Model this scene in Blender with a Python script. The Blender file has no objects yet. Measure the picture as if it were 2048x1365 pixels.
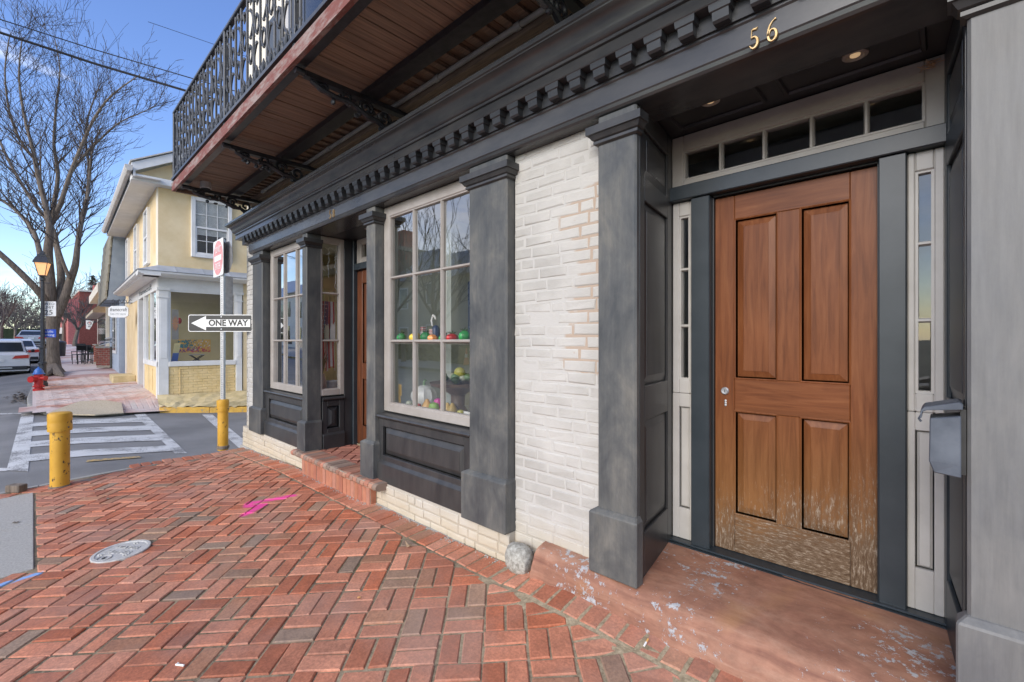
import bpy, math, random
from mathutils import Vector
random.seed(7)
R = math.radians
scene = bpy.context.scene
C = scene.collection

# ------------------------------------------------------------------ camera
# world: x along the shop front (to the right), y into the wall, z up; eye at (0, 0, 1.48)
EYE = 1.48
cam_d = bpy.data.cameras.new('camera'); cam = bpy.data.objects.new('camera', cam_d); C.objects.link(cam)
cam.location = (0, 0, EYE); cam.rotation_euler = (R(90), 0, R(43.5))
cam_d.sensor_width = 36; cam_d.lens = 16.0; cam_d.clip_start = .05; cam_d.clip_end = 2000
scene.camera = cam

# ------------------------------------------------------------------ sky, sun, exposure
SUN_EL, SUN_AZ = 27, 168            # azimuth measured from +y towards +x
w = bpy.data.worlds.new('World'); scene.world = w; w.use_nodes = True
nt = w.node_tree; nt.nodes.clear()
def wn(t, **k):
    n = nt.nodes.new(t)
    for a, b in k.items(): setattr(n, a, b)
    return n
sky = wn('ShaderNodeTexSky', sky_type='NISHITA', sun_disc=False, sun_elevation=R(SUN_EL), sun_rotation=R(SUN_AZ), air_density=1.0, dust_density=.2, ozone_density=2.5)
tc = wn('ShaderNodeTexCoord')
mp = wn('ShaderNodeMapping'); mp.inputs['Scale'].default_value = (1.0, 1.0, 2.6)
ns = wn('ShaderNodeTexNoise'); ns.inputs['Scale'].default_value = 2.3; ns.inputs['Detail'].default_value = 7; ns.inputs['Roughness'].default_value = .58; ns.inputs['Distortion'].default_value = .5
cr = wn('ShaderNodeValToRGB'); cr.color_ramp.elements[0].position = .575; cr.color_ramp.elements[1].position = .86
cr.color_ramp.elements[0].color = (0, 0, 0, 1); cr.color_ramp.elements[1].color = (1, 1, 1, 1)
mx = wn('ShaderNodeMix', data_type='RGBA'); mx.inputs[7].default_value = (11.0, 11.0, 11.1, 1)
bg = wn('ShaderNodeBackground'); bg.inputs['Strength'].default_value = .08
wo = wn('ShaderNodeOutputWorld')
nt.links.new(tc.outputs['Generated'], mp.inputs['Vector']); nt.links.new(mp.outputs[0], ns.inputs['Vector'])
sx = wn('ShaderNodeSeparateXYZ'); nt.links.new(tc.outputs['Generated'], sx.inputs[0])      # a bank of cloud stands over the street side
mr = wn('ShaderNodeMapRange'); mr.inputs[1].default_value = .15; mr.inputs[2].default_value = -.75; mr.inputs[3].default_value = 0; mr.inputs[4].default_value = .17; nt.links.new(sx.outputs[1], mr.inputs[0])
ad = wn('ShaderNodeMath', operation='ADD'); nt.links.new(ns.outputs['Fac'], ad.inputs[0]); nt.links.new(mr.outputs[0], ad.inputs[1]); nt.links.new(ad.outputs[0], cr.inputs['Fac']); nt.links.new(cr.outputs['Color'], mx.inputs[0])
hs = wn('ShaderNodeHueSaturation'); hs.inputs['Saturation'].default_value = 1.12; hs.inputs['Hue'].default_value = .515; hs.inputs['Value'].default_value = 1.55; nt.links.new(sky.outputs[0], hs.inputs['Color']); nt.links.new(hs.outputs[0], mx.inputs[6]); nt.links.new(mx.outputs[2], bg.inputs['Color']); nt.links.new(bg.outputs[0], wo.inputs[0])
sd = bpy.data.lights.new('sun', 'SUN'); sd.energy = 1.5; sd.angle = R(40); sd.color = (1, .925, .82)
sun = bpy.data.objects.new('sun', sd); C.objects.link(sun)
_d = Vector((math.sin(R(SUN_AZ)) * math.cos(R(SUN_EL)), math.cos(R(SUN_AZ)) * math.cos(R(SUN_EL)), math.sin(R(SUN_EL))))
sun.rotation_euler = _d.to_track_quat('Z', 'Y').to_euler(); sun.location = (-6, -6, 12)
vs = scene.view_settings
scene.display_settings.display_device = 'sRGB'
vs.view_transform = 'Standard'; vs.look = 'None'; vs.gamma = 1; vs.use_curve_mapping = False; vs.exposure = 1.2

# ------------------------------------------------------------------ measuring helpers
def ray(x, y):
    a = (x - 1024) / 910.0
    return (.7254 * a - .6883, .6883 * a + .7254, -(y - 682.5) / 910.0)
def at(x, y, v):                    # a measured image point as a place on the plane y = v
    r = ray(x, y); t = v / r[1]
    return Vector((r[0] * t, v, EYE + r[2] * t))
def atu(x, y, u):
    r = ray(x, y); t = u / r[0]
    return Vector((u, r[1] * t, EYE + r[2] * t))
def att(x, y, t):
    r = ray(x, y); return Vector((r[0] * t, r[1] * t, EYE + r[2] * t))
def sm(x): x = max(0., min(1., x)); return x * x * (3 - 2 * x)
def zs(u, v):                       # near pavement
    return .00696 * u + .04805 * v - .05 * sm((-u - 5.2) / 1.8) * sm(v - .8) + .045 * sm((v - 1.75) / .25) * sm((u + 2.0) / .35)
def zr(u, v):                       # roadway
    z = -.09 - .1 * sm(-v / 1.2) - .05 * max(v - .5, 0)
    d = -13 - u
    if d > 0: z += .008 * min(d, 17)
    if d > 17: z += .038 * min(d - 17, 25)
    if d > 42: z += .01 * (d - 42)
    return z
def zf(u, v):                       # pavement beyond the side street
    z = .02 + .045 * v + .021 * max(-13.1 - u, -2); t = sm((u + 14.2) / 1.1)
    return z * (1 - t) + (zr(u, v) + .06) * t
def on(x, y, f):
    r = ray(x, y); t = 8.
    for _ in range(60): 
        z = f(r[0] * t, r[1] * t); t += .6 * ((EYE - z) / -r[2] - t)
    return Vector((r[0] * t, r[1] * t, EYE + r[2] * t))

# ------------------------------------------------------------------ materials
MATS = {}
class NT:
    def __init__(s, name):
        s.m = bpy.data.materials.new(name); s.m.use_nodes = True; s.t = s.m.node_tree
        s.b = s.t.nodes['Principled BSDF']; s.out = s.t.nodes['Material Output']
        g = s.t.nodes.new('ShaderNodeNewGeometry'); s.pos = g.outputs['Position']
    def n(s, t, **k):
        x = s.t.nodes.new(t)
        for a, b in k.items(): setattr(x, a, b)
        return x
    def l(s, a, b): s.t.links.new(a, b)
    def noise(s, scale, detail=4, rough=.55, stretch=None, vec=None, dist=0):
        n = s.n('ShaderNodeTexNoise'); n.inputs['Scale'].default_value = scale; n.inputs['Detail'].default_value = detail
        n.inputs['Roughness'].default_value = rough; n.inputs['Distortion'].default_value = dist
        v = vec or s.pos
        if stretch:
            m = s.n('ShaderNodeMapping'); m.inputs['Scale'].default_value = stretch; s.l(v, m.inputs[0]); v = m.outputs[0]
        s.l(v, n.inputs['Vector']); return n.outputs['Fac']
    def ramp(s, f, stops):
        c = s.n('ShaderNodeValToRGB'); e = c.color_ramp.elements
        while len(e) < len(stops): e.new(.5)
        for i, (p, col) in enumerate(stops):
            e[i].position = p; e[i].color = (*col, 1) if isinstance(col, tuple) else (col, col, col, 1)
        s.l(f, c.inputs[0]); return c.outputs[0]
    def mix(s, f, a, b, mode='MIX'):
        m = s.n('ShaderNodeMix', data_type='RGBA', blend_type=mode)
        for i, x in ((0, f), (6, a), (7, b)):
            if isinstance(x, (int, float)): m.inputs[i].default_value = x
            elif isinstance(x, tuple): m.inputs[i].default_value = (*x, 1)
            else: s.l(x, m.inputs[i])
        return m.outputs[2]
    def math(s, op, a, b=0., c=None, clamp=False):
        m = s.n('ShaderNodeMath', operation=op, use_clamp=clamp)
        for i, x in enumerate((a, b) + ((c,) if c is not None else ())):
            if isinstance(x, (int, float)): m.inputs[i].default_value = x
            else: s.l(x, m.inputs[i])
        return m.outputs[0]
    def sep(s, v=None):
        x = s.n('ShaderNodeSeparateXYZ'); s.l(v or s.pos, x.inputs[0]); return x.outputs
    def attr(s, name):
        a = s.n('ShaderNodeAttribute'); a.attribute_name = name; return a.outputs['Color']
    def bump(s, h, strength=.3, dist=.01):
        b = s.n('ShaderNodeBump'); b.inputs['Strength'].default_value = strength; b.inputs['Distance'].default_value = dist
        s.l(h, b.inputs['Height']); s.l(b.outputs[0], s.b.inputs['Normal'])
    def col(s, c):
        if isinstance(c, tuple): s.b.inputs['Base Color'].default_value = (*c, 1)
        else: s.l(c, s.b.inputs['Base Color'])
    def rough(s, r):
        if isinstance(r, (int, float)): s.b.inputs['Roughness'].default_value = r
        else: s.l(r, s.b.inputs['Roughness'])
def varied(name, a, b, scale=6, rough=.6, bump=.1, bs=60, stretch=None, metal=0, spec=.5, lo=.35, hi=.65, detail=5):
    k = NT(name); f = k.noise(scale, detail, .6, stretch)
    k.col(k.ramp(f, [(lo, a), (hi, b)])); k.rough(rough); k.b.inputs['Metallic'].default_value = metal
    k.b.inputs['Specular IOR Level'].default_value = spec
    if bump: k.bump(k.noise(bs, 4, .6, stretch), bump, .004)
    MATS[name] = k.m; return k.m
def plain(name, c, rough=.5, metal=0): return varied(name, tuple(x * .9 for x in c), tuple(min(1, x * 1.08) for x in c), 9, rough, .04, 40, None, metal)
def get(n): return MATS[n]

# dark shop-front paint, three degrees of fading
varied('charcoal', (.028, .029, .030), (.048, .047, .046), 3.5, .36, .06, 35, (3, 3, .8))
varied('cornice_paint', (.034, .036, .039), (.056, .056, .056), 3.5, .27, .05, 35, (1, 3, 3))
varied('charcoal_dark', (.022, .024, .027), (.034, .036, .039), 4, .4, .05, 35)
varied('slate_paint', (.021, .029, .036), (.031, .040, .048), 5, .38, .05, 40)
def faded(name, a, b, c):
    k = NT(name); f = k.noise(2.2, 7, .68, (2.2, 2.2, 1.2), dist=.3); g = k.noise(22, 6, .65, (3, 3, .22))
    base = k.ramp(f, [(.36, a), (.52, b), (.68, c)])
    k.col(k.mix(.35, base, k.ramp(g, [(.3, .6), (.7, 1.25)]), 'MULTIPLY')); k.rough(k.ramp(f, [(.3, .42), (.7, .68)]))
    chip = k.ramp(k.noise(38, 7, .75), [(.70, 0.), (.73, 1.)]); c0 = k.b.inputs['Base Color'].links[0].from_socket; k.col(k.mix(k.math('MULTIPLY', chip, .6), c0, (.30, .27, .23))); k.bump(k.noise(50, 4, .6, (1, 1, .3)), .12, .004); MATS[name] = k.m
faded('faded_paint', (.048, .051, .054), (.072, .074, .073), (.105, .103, .095))
faded('pale_faded_paint', (.12, .122, .125), (.148, .148, .145), (.178, .174, .166))
faded('greyer_paint', (.055, .059, .062), (.092, .094, .091), (.15, .143, .126))
varied('greige_paint', (.31, .28, .25), (.37, .34, .31), 5, .45, .05, 40)
varied('pale_greige', (.44, .42, .39), (.51, .49, .46), 5, .45, .05, 40)
varied('trim_white', (.68, .67, .64), (.78, .77, .75), 3, .5, .06, 30)
varied('iron', (.012, .014, .018), (.03, .032, .038), 20, .35, .15, 80)
varied('iron_blue', (.02, .025, .034), (.045, .05, .06), 12, .42, .15, 60)
varied('black_plastic', (.012, .012, .012), (.02, .02, .02), 20, .5, .05)
varied('old_plank', (.125, .082, .056), (.29, .185, .118), 5, .7, .3, 60, (14, .5, 4), lo=.3, hi=.72)
varied('old_joist', (.14, .095, .066), (.26, .175, .12), 9, .75, .3, 50, (.6, 8, 8))
varied('brass', (.45, .30, .13), (.62, .45, .24), 30, .38, .1, 80, None, .8)
varied('steel', (.38, .39, .40), (.5, .5, .52), 20, .42, .1, 60, None, .75)
varied('galvanised', (.36, .37, .38), (.47, .48, .49), 25, .5, .1, 60, None, .55)
varied('pipe_grey', (.24, .23, .21), (.34, .32, .29), 8, .55, .1)
varied('zinc', (.062, .074, .094), (.115, .132, .158), 7, .62, .15, 40, None, .2)
varied('shop_wall', (.50, .45, .26), (.60, .54, .33), 2, .8, .05)
varied('shop_floor', (.25, .19, .12), (.33, .26, .17), 2, .6, .1, 20, (1, 8, 1))
varied('mint_paint', (.42, .47, .43), (.50, .55, .50), 3, .6, .05)
varied('white_shelf', (.62, .64, .60), (.72, .74, .70), 3, .5, .05)
varied('concrete', (.27, .26, .235), (.47, .455, .42), 85, .9, .6, 110, lo=.25, hi=.75)
varied('kerb_stone', (.27, .26, .235), (.38, .365, .33), 4, .85, .35, 60)
varied('tan_gravel', (.42, .345, .235), (.57, .485, .355), 38, .9, .5, 120)
varied('granite', (.22, .21, .18), (.46, .45, .40), 45, .8, .5, 60)
varied('yellow_stucco', (.68, .51, .27), (.82, .66, .41), 1.3, .85, .15, 70)
varied('yellow_brick_paint', (.70, .52, .24), (.80, .62, .33), 5, .75, .3, 40)
varied('yellow_stone', (.50, .40, .20), (.68, .55, .31), 4, .85, .5, 14)
varied('tan_stucco', (.46, .40, .29), (.55, .48, .36), 2, .85, .15, 60)
varied('cream_wall', (.72, .65, .53), (.80, .74, .62), 3, .85, .3, 30)
varied('blue_board', (.34, .40, .48), (.42, .485, .56), 3, .7, .05)
varied('blue_grey_wall', (.235, .285, .345), (.31, .365, .43), 2, .8, .1, 40)
varied('shingle', (.22, .20, .15), (.35, .32, .25), 7, .9, .3, 50)
varied('roof_metal', (.33, .37, .43), (.43, .47, .53), 3, .45, .05, 20, None, .25)
varied('gutter', (.52, .49, .45), (.62, .59, .55), 6, .6, .05)
varied('far_brick', (.20, .05, .034), (.30, .085, .06), 8, .85, .2, 30)
varied('pink_brick', (.46, .13, .11), (.58, .19, .165), 8, .85, .2, 30)
varied('far_white', (.55, .55, .52), (.66, .66, .63), 2, .8, .05)
varied('car_white', (.62, .63, .64), (.68, .69, .70), 1, .22, 0)
varied('car_silver', (.38, .39, .41), (.44, .45, .47), 1, .25, 0, metal=.3)
varied('tyre', (.012, .012, .012), (.022, .022, .022), 20, .8, .2)
varied('dark_trim', (.02, .02, .022), (.03, .03, .033), 9, .5, .05)
varied('car_glass', (.018, .022, .026), (.03, .035, .04), 2, .06, 0)
varied('tail_red', (.42, .012, .012), (.52, .03, .025), 9, .2, 0)
varied('hydrant_red', (.42, .016, .018), (.52, .03, .03), 9, .4, .05)
varied('hydrant_blue', (.035, .13, .42), (.055, .17, .50), 9, .4, .05)
varied('sign_white', (.72, .72, .70), (.80, .80, .78), 6, .4, 0)
varied('sign_black', (.012, .012, .013), (.02, .02, .021), 6, .4, 0)
varied('sign_blue', (.02, .07, .42), (.03, .09, .48), 6, .4, 0)
varied('faded_red', (.62, .22, .22), (.72, .36, .35), 30, .5, 0)
varied('cone_orange', (.75, .12, .03), (.82, .17, .05), 6, .5, 0)
varied('hedge', (.02, .03, .012), (.05, .07, .03), 3, .9, .5, 8)
varied('bark', (.085, .068, .052), (.25, .20, .155), 9, .9, .7, 26, (3, 3, .5), lo=.3, hi=.7)
varied('twig', (.05, .038, .03), (.10, .075, .06), 3, .85, 0)
varied('grey_twig', (.11, .09, .075), (.19, .16, .135), 2, .9, 0)
varied('dry_leaf', (.36, .23, .13), (.50, .35, .22), 40, .8, .2)
varied('needle', (.02, .035, .014), (.05, .075, .03), 4, .9, 0)
varied('cable', (.01, .01, .012), (.018, .018, .02), 9, .6, 0)
varied('paper_white', (.78, .78, .75), (.85, .85, .82), 9, .8, 0)
varied('filter_orange', (.65, .33, .10), (.72, .40, .14), 30, .8, 0)
varied('table_top', (.45, .46, .45), (.62, .63, .62), 9, .4, 0)
for nme, c in dict(toy_green=(.03, .28, .07), toy_yellow=(.72, .50, .05), toy_orange=(.75, .30, .10), toy_red=(.50, .015, .015), pear_orange=(.75, .45, .16), lime=(.33, .58, .14), magenta=(.62, .06, .35), pumpkin_white=(.70, .72, .70), navy=(.05, .08, .16), amber=(.60, .42, .12), basket=(.14, .10, .07), gourd_green=(.20, .32, .17), gold_apple=(.60, .58, .14), flag_red=(.48, .04, .05), flag_white=(.72, .70, .68), flag_blue=(.04, .06, .22), cat_green=(.50, .55, .42), zinc_pot=(.42, .45, .46), leaf_green=(.06, .11, .04), string_light=(.75, .74, .70), paint_teal=(.03, .22, .27), paint_gold=(.75, .45, .10), paint_red=(.60, .06, .10), paint_purple=(.22, .05, .24), soft_grey=(.35, .36, .36), art_blue=(.10, .20, .55), art_yellow=(.75, .68, .35), peach=(.72, .36, .20), awning_tan=(.45, .31, .18)).items():
    plain(nme, c, .35)

def white_brick():
    k = NT('white_brick'); f = k.noise(3.0, 5); g = k.noise(26, 6, .65)
    c = k.ramp(f, [(.3, (.38, .365, .335)), (.62, (.49, .472, .437))])
    chip = k.ramp(g, [(.68, 0.), (.73, 1.)]); c = k.mix(k.math('MULTIPLY', chip, .55), c, (.42, .31, .23))
    z = k.sep()[2]; low = k.ramp(k.math('ADD', z, k.math('MULTIPLY', f, .3)), [(.25, 1.), (.6, 0.)])
    c = k.mix(k.math('MULTIPLY', low, .55), c, (.60, .49, .31))
    k.col(c); k.rough(.72); k.bump(k.math('ADD', k.noise(60, 6, .7), k.math('MULTIPLY', k.noise(9, 3), .8)), .6, .006); MATS['white_brick'] = k.m
    k = NT('wall_mortar'); p = k.sep(); f = k.noise(2.1, 5, .6)
    m1 = k.math('MULTIPLY', k.ramp(p[2], [(.0, 0.), (.001, 0.)]), 0.)
    r = k.n('ShaderNodeMapRange'); r.inputs[1].default_value = -1.95; r.inputs[2].default_value = -1.4; k.l(p[0], r.inputs[0])
    h = k.n('ShaderNodeMapRange'); h.inputs[1].default_value = 1.15; h.inputs[2].default_value = 1.35; k.l(p[2], h.inputs[0])
    mk = k.math('MULTIPLY', k.math('MULTIPLY', r.outputs[0], h.outputs[0]), 1.0)
    hb = k.n('ShaderNodeMapRange'); hb.inputs[1].default_value = 2.42; hb.inputs[2].default_value = 2.2; k.l(p[2], hb.inputs[0]); mk = k.math('MULTIPLY', mk, hb.outputs[0])
    mk = k.ramp(k.math('ADD', mk, k.math('MULTIPLY', k.math('SUBTRACT', f, .5), 1.6)), [(.52, 0.), (.62, 1.)])
    low = k.ramp(p[2], [(.18, 1.), (.42, 0.)])
    c = k.mix(mk, (.47, .455, .425), (.40, .315, .245)); c = k.mix(k.math('MULTIPLY', low, .75), c, (.40, .335, .24))
    k.col(c); k.rough(.85); k.bump(k.noise(60, 4), .5, .005); MATS['wall_mortar'] = k.m
white_brick()
def red_brick():
    for name in ('paver', 'far_paver'):
        k = NT(name); t = k.attr('tint'); f = k.noise(9, 5, .6); g = k.noise(70, 4, .6)
        c = k.mix(.55, t, k.ramp(f, [(.25, .62), (.75, 1.35)]), 'MULTIPLY')
        c = k.mix(.65, c, k.ramp(g, [(.28, .55), (.72, 1.35)]), 'MULTIPLY'); spk = k.ramp(k.noise(24, 7, .78), [(.30, 1.), (.37, 0.)]); c = k.mix(k.math('MULTIPLY', spk, .5), c, (.10, .05, .04))
        s = k.noise(1.3, 5, .6)
        if name == 'paver':
            c = k.mix(k.math('MULTIPLY', k.ramp(s, [(.48, 0.), (.66, 1.)]), .38), c, (.36, .25, .205))
            p = k.sep()
            # sprayed survey marks
            def seg(c, pts, wd, colr, soft=.6):
                d = None
                for (ax, ay), (bx, by) in zip(pts, pts[1:]):
                    L = math.hypot(bx - ax, by - ay); dx, dy = (bx - ax) / L, (by - ay) / L
                    px = k.math('SUBTRACT', p[0], ax); py = k.math('SUBTRACT', p[1], ay)
                    tt = k.math('ADD', k.math('MULTIPLY', px, dx), k.math('MULTIPLY', py, dy))
                    tt = k.math('MINIMUM', k.math('MAXIMUM', tt, 0.), L)
                    ex = k.math('SUBTRACT', px, k.math('MULTIPLY', tt, dx)); ey = k.math('SUBTRACT', py, k.math('MULTIPLY', tt, dy))
                    e = k.math('SQRT', k.math('ADD', k.math('MULTIPLY', ex, ex), k.math('MULTIPLY', ey, ey)))
                    d = e if d is None else k.math('MINIMUM', d, e)
                d = k.math('ADD', d, k.math('MULTIPLY', k.math('SUBTRACT', k.noise(22, 5, .7), .5), wd * 1.5))
                r = k.n('ShaderNodeMapRange'); r.inputs[1].default_value = wd; r.inputs[2].default_value = wd * (1 - soft); r.inputs[3].default_value = 0; r.inputs[4].default_value = .92
                k.l(d, r.inputs[0]); return k.mix(r.outputs[0], c, colr)
            pk = [on(585, 992, zs), on(545, 1000, zs), on(500, 1006, zs), on(496, 1013, zs), on(527, 1010, zs), on(512, 1018, zs), on(490, 1030, zs)]
            c = seg(c, [(q.x, q.y) for q in pk], .05, (.85, .06, .32))
            bl = [on(-30, 1180, zs), on(76, 1147, zs)]
            c = seg(c, [(q.x, q.y) for q in bl], .03, (.22, .42, .75), .4)
        else:
            c = k.mix(k.ramp(k.noise(.55, 4, .55, dist=.8), [(.40, .1), (.54, .75)]), c, (.66, .60, .56))  # pale patches mixed into the colour stand in for bright spots of sun
        k.col(c); k.rough(k.ramp(f, [(.3, .62), (.7, .85)])); k.bump(k.noise(90, 5, .65), .45, .004); MATS[name] = k.m
    k = NT('sand'); f = k.noise(40, 5, .7); g = k.noise(2.2, 4)
    c = k.ramp(f, [(.3, (.05, .042, .03)), (.7, (.34, .27, .17))]); c = k.mix(k.ramp(g, [(.5, 0.), (.62, .8)]), c, k.mix(f, (.26, .20, .125), (.46, .36, .23)))
    c = k.mix(k.ramp(k.noise(3.1, 4), [(.56, 0.), (.68, .6)]), c, (.07, .08, .028)); xr = k.n('ShaderNodeMapRange'); xr.inputs[1].default_value = -2.7; xr.inputs[2].default_value = -1.5; xr.inputs[4].default_value = .75; k.l(k.sep()[0], xr.inputs[0]); c = k.mix(xr.outputs[0], c, k.ramp(f, [(.3, (.22, .17, .10)), (.7, (.50, .41, .28))]))
    k.col(c); k.rough(.95); k.bump(f, .8, .006); MATS['sand'] = k.m
    k = NT('step_brick'); t = k.attr('tint'); c = k.mix(.5, t, k.ramp(k.noise(12, 5), [(.25, .65), (.75, 1.3)]), 'MULTIPLY')
    k.col(c); k.rough(.8); k.bump(k.noise(80, 5, .65), .4, .004); MATS['step_brick'] = k.m
red_brick()
varied('step_mortar', (.30, .25, .19), (.42, .36, .28), 30, .9, .4, 80)
def door_wood(nm='door_wood', st=(7, 7, .5)):
    k = NT(nm); p = k.sep()
    g = k.noise(5, 6, .62, st, dist=.6); f = k.noise(2.2, 4)
    c = k.ramp(g, [(.25, (.095, .030, .011)), (.5, (.158, .053, .019)), (.75, (.215, .082, .032))])
    c = k.mix(.4, c, k.ramp(f, [(.3, .7), (.7, 1.3)]), 'MULTIPLY')
    r = k.n('ShaderNodeMapRange'); r.inputs[1].default_value = 1.15; r.inputs[2].default_value = .5; k.l(p[2], r.inputs[0])
    gold = k.ramp(g, [(.3, (.135, .066, .022)), (.7, (.235, .122, .045))]); c = k.mix(k.math('MULTIPLY', r.outputs[0], .75), c, gold)
    r2 = k.n('ShaderNodeMapRange'); r2.inputs[1].default_value = .98; r2.inputs[2].default_value = .30; k.l(p[2], r2.inputs[0])
    x2 = k.n('ShaderNodeMapRange'); x2.inputs[1].default_value = -.96; x2.inputs[2].default_value = -.3; x2.inputs[3].default_value = -.16; x2.inputs[4].default_value = .16; k.l(p[0], x2.inputs[0])
    k.b.inputs['Specular IOR Level'].default_value = .22
    wv = k.noise(105, 7, .78, (.22, 1, 1) if nm != 'door_wood' else (1, 1, .2)); w2 = k.noise(4, 4)
    m = k.math('ADD', k.math('ADD', k.math('MULTIPLY', r2.outputs[0], 1.0), x2.outputs[0]), k.math('ADD', k.math('MULTIPLY', k.math('SUBTRACT', wv, .5), 1.5), k.math('MULTIPLY', k.math('SUBTRACT', w2, .5), .5)))
    m = k.ramp(m, [(.42, 0.), (.60, .35), (.82, 1.)])
    c = k.mix(k.math('MULTIPLY', m, .9), c, k.ramp(wv, [(.40, (.060, .036, .021)), (.54, (.145, .10, .066)), (.68, (.42, .36, .29))]))
    k.col(c); k.rough(k.math('ADD', .36, k.math('MULTIPLY', m, .45))); k.bump(k.math('ADD', g, k.math('MULTIPLY', m, .5)), .15, .003); MATS[nm] = k.m
    if nm != 'door_wood': return
    k = NT('dark_door_wood'); g = k.noise(5, 6, .62, (7, 7, .5)); k.col(k.ramp(g, [(.3, (.06, .02, .009)), (.7, (.15, .05, .02))])); k.rough(.4); MATS['dark_door_wood'] = k.m
    k = NT('red_stone'); f = k.noise(3, 6, .6); g = k.noise(26, 8, .76); h = k.noise(2.1, 3); p = k.sep()
    f = k.noise(3, 7, .65, (.8, 1.6, 7), dist=.5); c = k.ramp(f, [(.3, (.20, .085, .055)), (.5, (.30, .145, .092)), (.7, (.38, .215, .145))]); c = k.mix(.5, c, k.ramp(k.noise(14, 6, .7), [(.3, .6), (.7, 1.35)]), 'MULTIPLY')
    c = k.mix(k.ramp(k.noise(2.6, 2), [(.6, 0.), (.75, .5)]), c, (.42, .22, .09))
    m = k.ramp(k.math('ADD', g, k.math('MULTIPLY', k.math('SUBTRACT', h, .5), .55)), [(.588, 0.), (.612, 1.)])
    c = k.mix(k.math('MULTIPLY', m, .85), c, k.mix(k.noise(50, 3), (.20, .24, .27), (.60, .61, .62)))
    k.col(c); k.rough(.75); k.bump(k.math('ADD', f, k.math('MULTIPLY', m, .15)), .5, .012); MATS['red_stone'] = k.m
    k = NT('peeling_red'); f = k.noise(2.2, 6, .7, (1, 3, 3)); g = k.noise(16, 6, .7, (.6, 3, 3))
    m = k.ramp(k.math('ADD', k.math('MULTIPLY', f, .6), k.math('MULTIPLY', g, .4)), [(.47, 0.), (.58, 1.)])
    k.col(k.mix(m, (.19, .062, .048), (.30, .235, .21))); k.rough(.8); k.bump(m, .3, .004); MATS['peeling_red'] = k.m
    k = NT('bollard_yellow'); p = k.sep(); g = k.noise(24, 6, .7, (1, 1, .7)); f = k.noise(5, 3)
    c = k.ramp(f, [(.3, (.52, .27, .018)), (.7, (.63, .35, .035))])
    m = k.ramp(k.math('ADD', g, k.math('MULTIPLY', k.math('SUBTRACT', f, .5), .3)), [(.625, 0.), (.645, 1.)])
    c = k.mix(m, c, (.045, .028, .018)); k.col(c); k.rough(.55); k.bump(k.math('SUBTRACT', 1., m), .4, .003); MATS['bollard_yellow'] = k.m
    k = NT('kerb_yellow'); f = k.noise(9, 6, .7); k.col(k.ramp(f, [(.36, (.33, .27, .17)), (.46, (.62, .36, .06)), (.7, (.72, .45, .09))])); k.rough(.7); k.bump(f, .5, .01); MATS['kerb_yellow'] = k.m
    k = NT('asphalt'); f = k.noise(160, 3, .7); g = k.noise(.9, 4); k.col(k.mix(.5, k.ramp(g, [(.35, (.165, .163, .158)), (.65, (.235, .23, .222))]), k.ramp(f, [(.3, .6), (.7, 1.4)]), 'MULTIPLY')); k.rough(.9); k.bump(f, .6, .006); MATS['asphalt'] = k.m
    k = NT('road_paint'); f = k.noise(60, 6, .75); g = k.noise(3, 4); m = k.ramp(k.math('ADD', f, k.math('MULTIPLY', k.math('SUBTRACT', g, .5), .7)), [(.40, 0.), (.50, 1.)])
    k.col(k.mix(m, (.2, .196, .19), (.60, .60, .58))); k.rough(.8); MATS['road_paint'] = k.m
    k = NT('yellow_road_paint'); m = k.ramp(k.noise(30, 6, .75), [(.45, 0.), (.55, 1.)]); k.col(k.mix(m, (.2, .19, .17), (.62, .40, .12))); k.rough(.8); MATS['yellow_road_paint'] = k.m
    k = NT('cover_iron'); f = k.noise(40, 5, .7); k.col(k.ramp(f, [(.3, (.38, .37, .34)), (.7, (.58, .57, .54))])); k.rough(.6); k.bump(f, .3, .003); MATS['cover_iron'] = k.m
door_wood(); door_wood('door_wood_across', (.6, 7, 7))
def glass(name, refl, tint=.93):
    k = NT(name); k.t.nodes.remove(k.b)
    fr = k.n('ShaderNodeFresnel'); ge = k.n('ShaderNodeNewGeometry'); k.l(k.math('SUBTRACT', 1.5, k.math('MULTIPLY', ge.outputs['Backfacing'], 1.5 - 1 / 1.5)), fr.inputs[0])
    tr = k.n('ShaderNodeBsdfTransparent'); tr.inputs[0].default_value = (tint, tint, tint * .99, 1)
    gl = k.n('ShaderNodeBsdfGlossy'); gl.inputs['Roughness'].default_value = 0.0
    b = k.n('ShaderNodeBump'); b.inputs['Strength'].default_value = .02; b.inputs['Distance'].default_value = .02; k.l(k.noise(2.2, 2), b.inputs['Height']); k.l(b.outputs[0], gl.inputs['Normal'])
    m = k.n('ShaderNodeMixShader'); k.l(k.math('MULTIPLY', fr.outputs[0], refl, clamp=True), m.inputs[0]); k.l(tr.outputs[0], m.inputs[1]); k.l(gl.outputs[0], m.inputs[2]); k.l(m.outputs[0], k.out.inputs[0])
    MATS[name] = k.m
glass('shop_glass', 5.0); glass('thin_glass', 3.4)
def emit(name, c, s):
    k = NT(name); k.b.inputs['Emission Color'].default_value = (*c, 1); k.b.inputs['Emission Strength'].default_value = s; k.col(c); MATS[name] = k.m
emit('lamp_glow', (1, .50, .22), .30); emit('bulb_warm', (1, .72, .40), .14)

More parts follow.
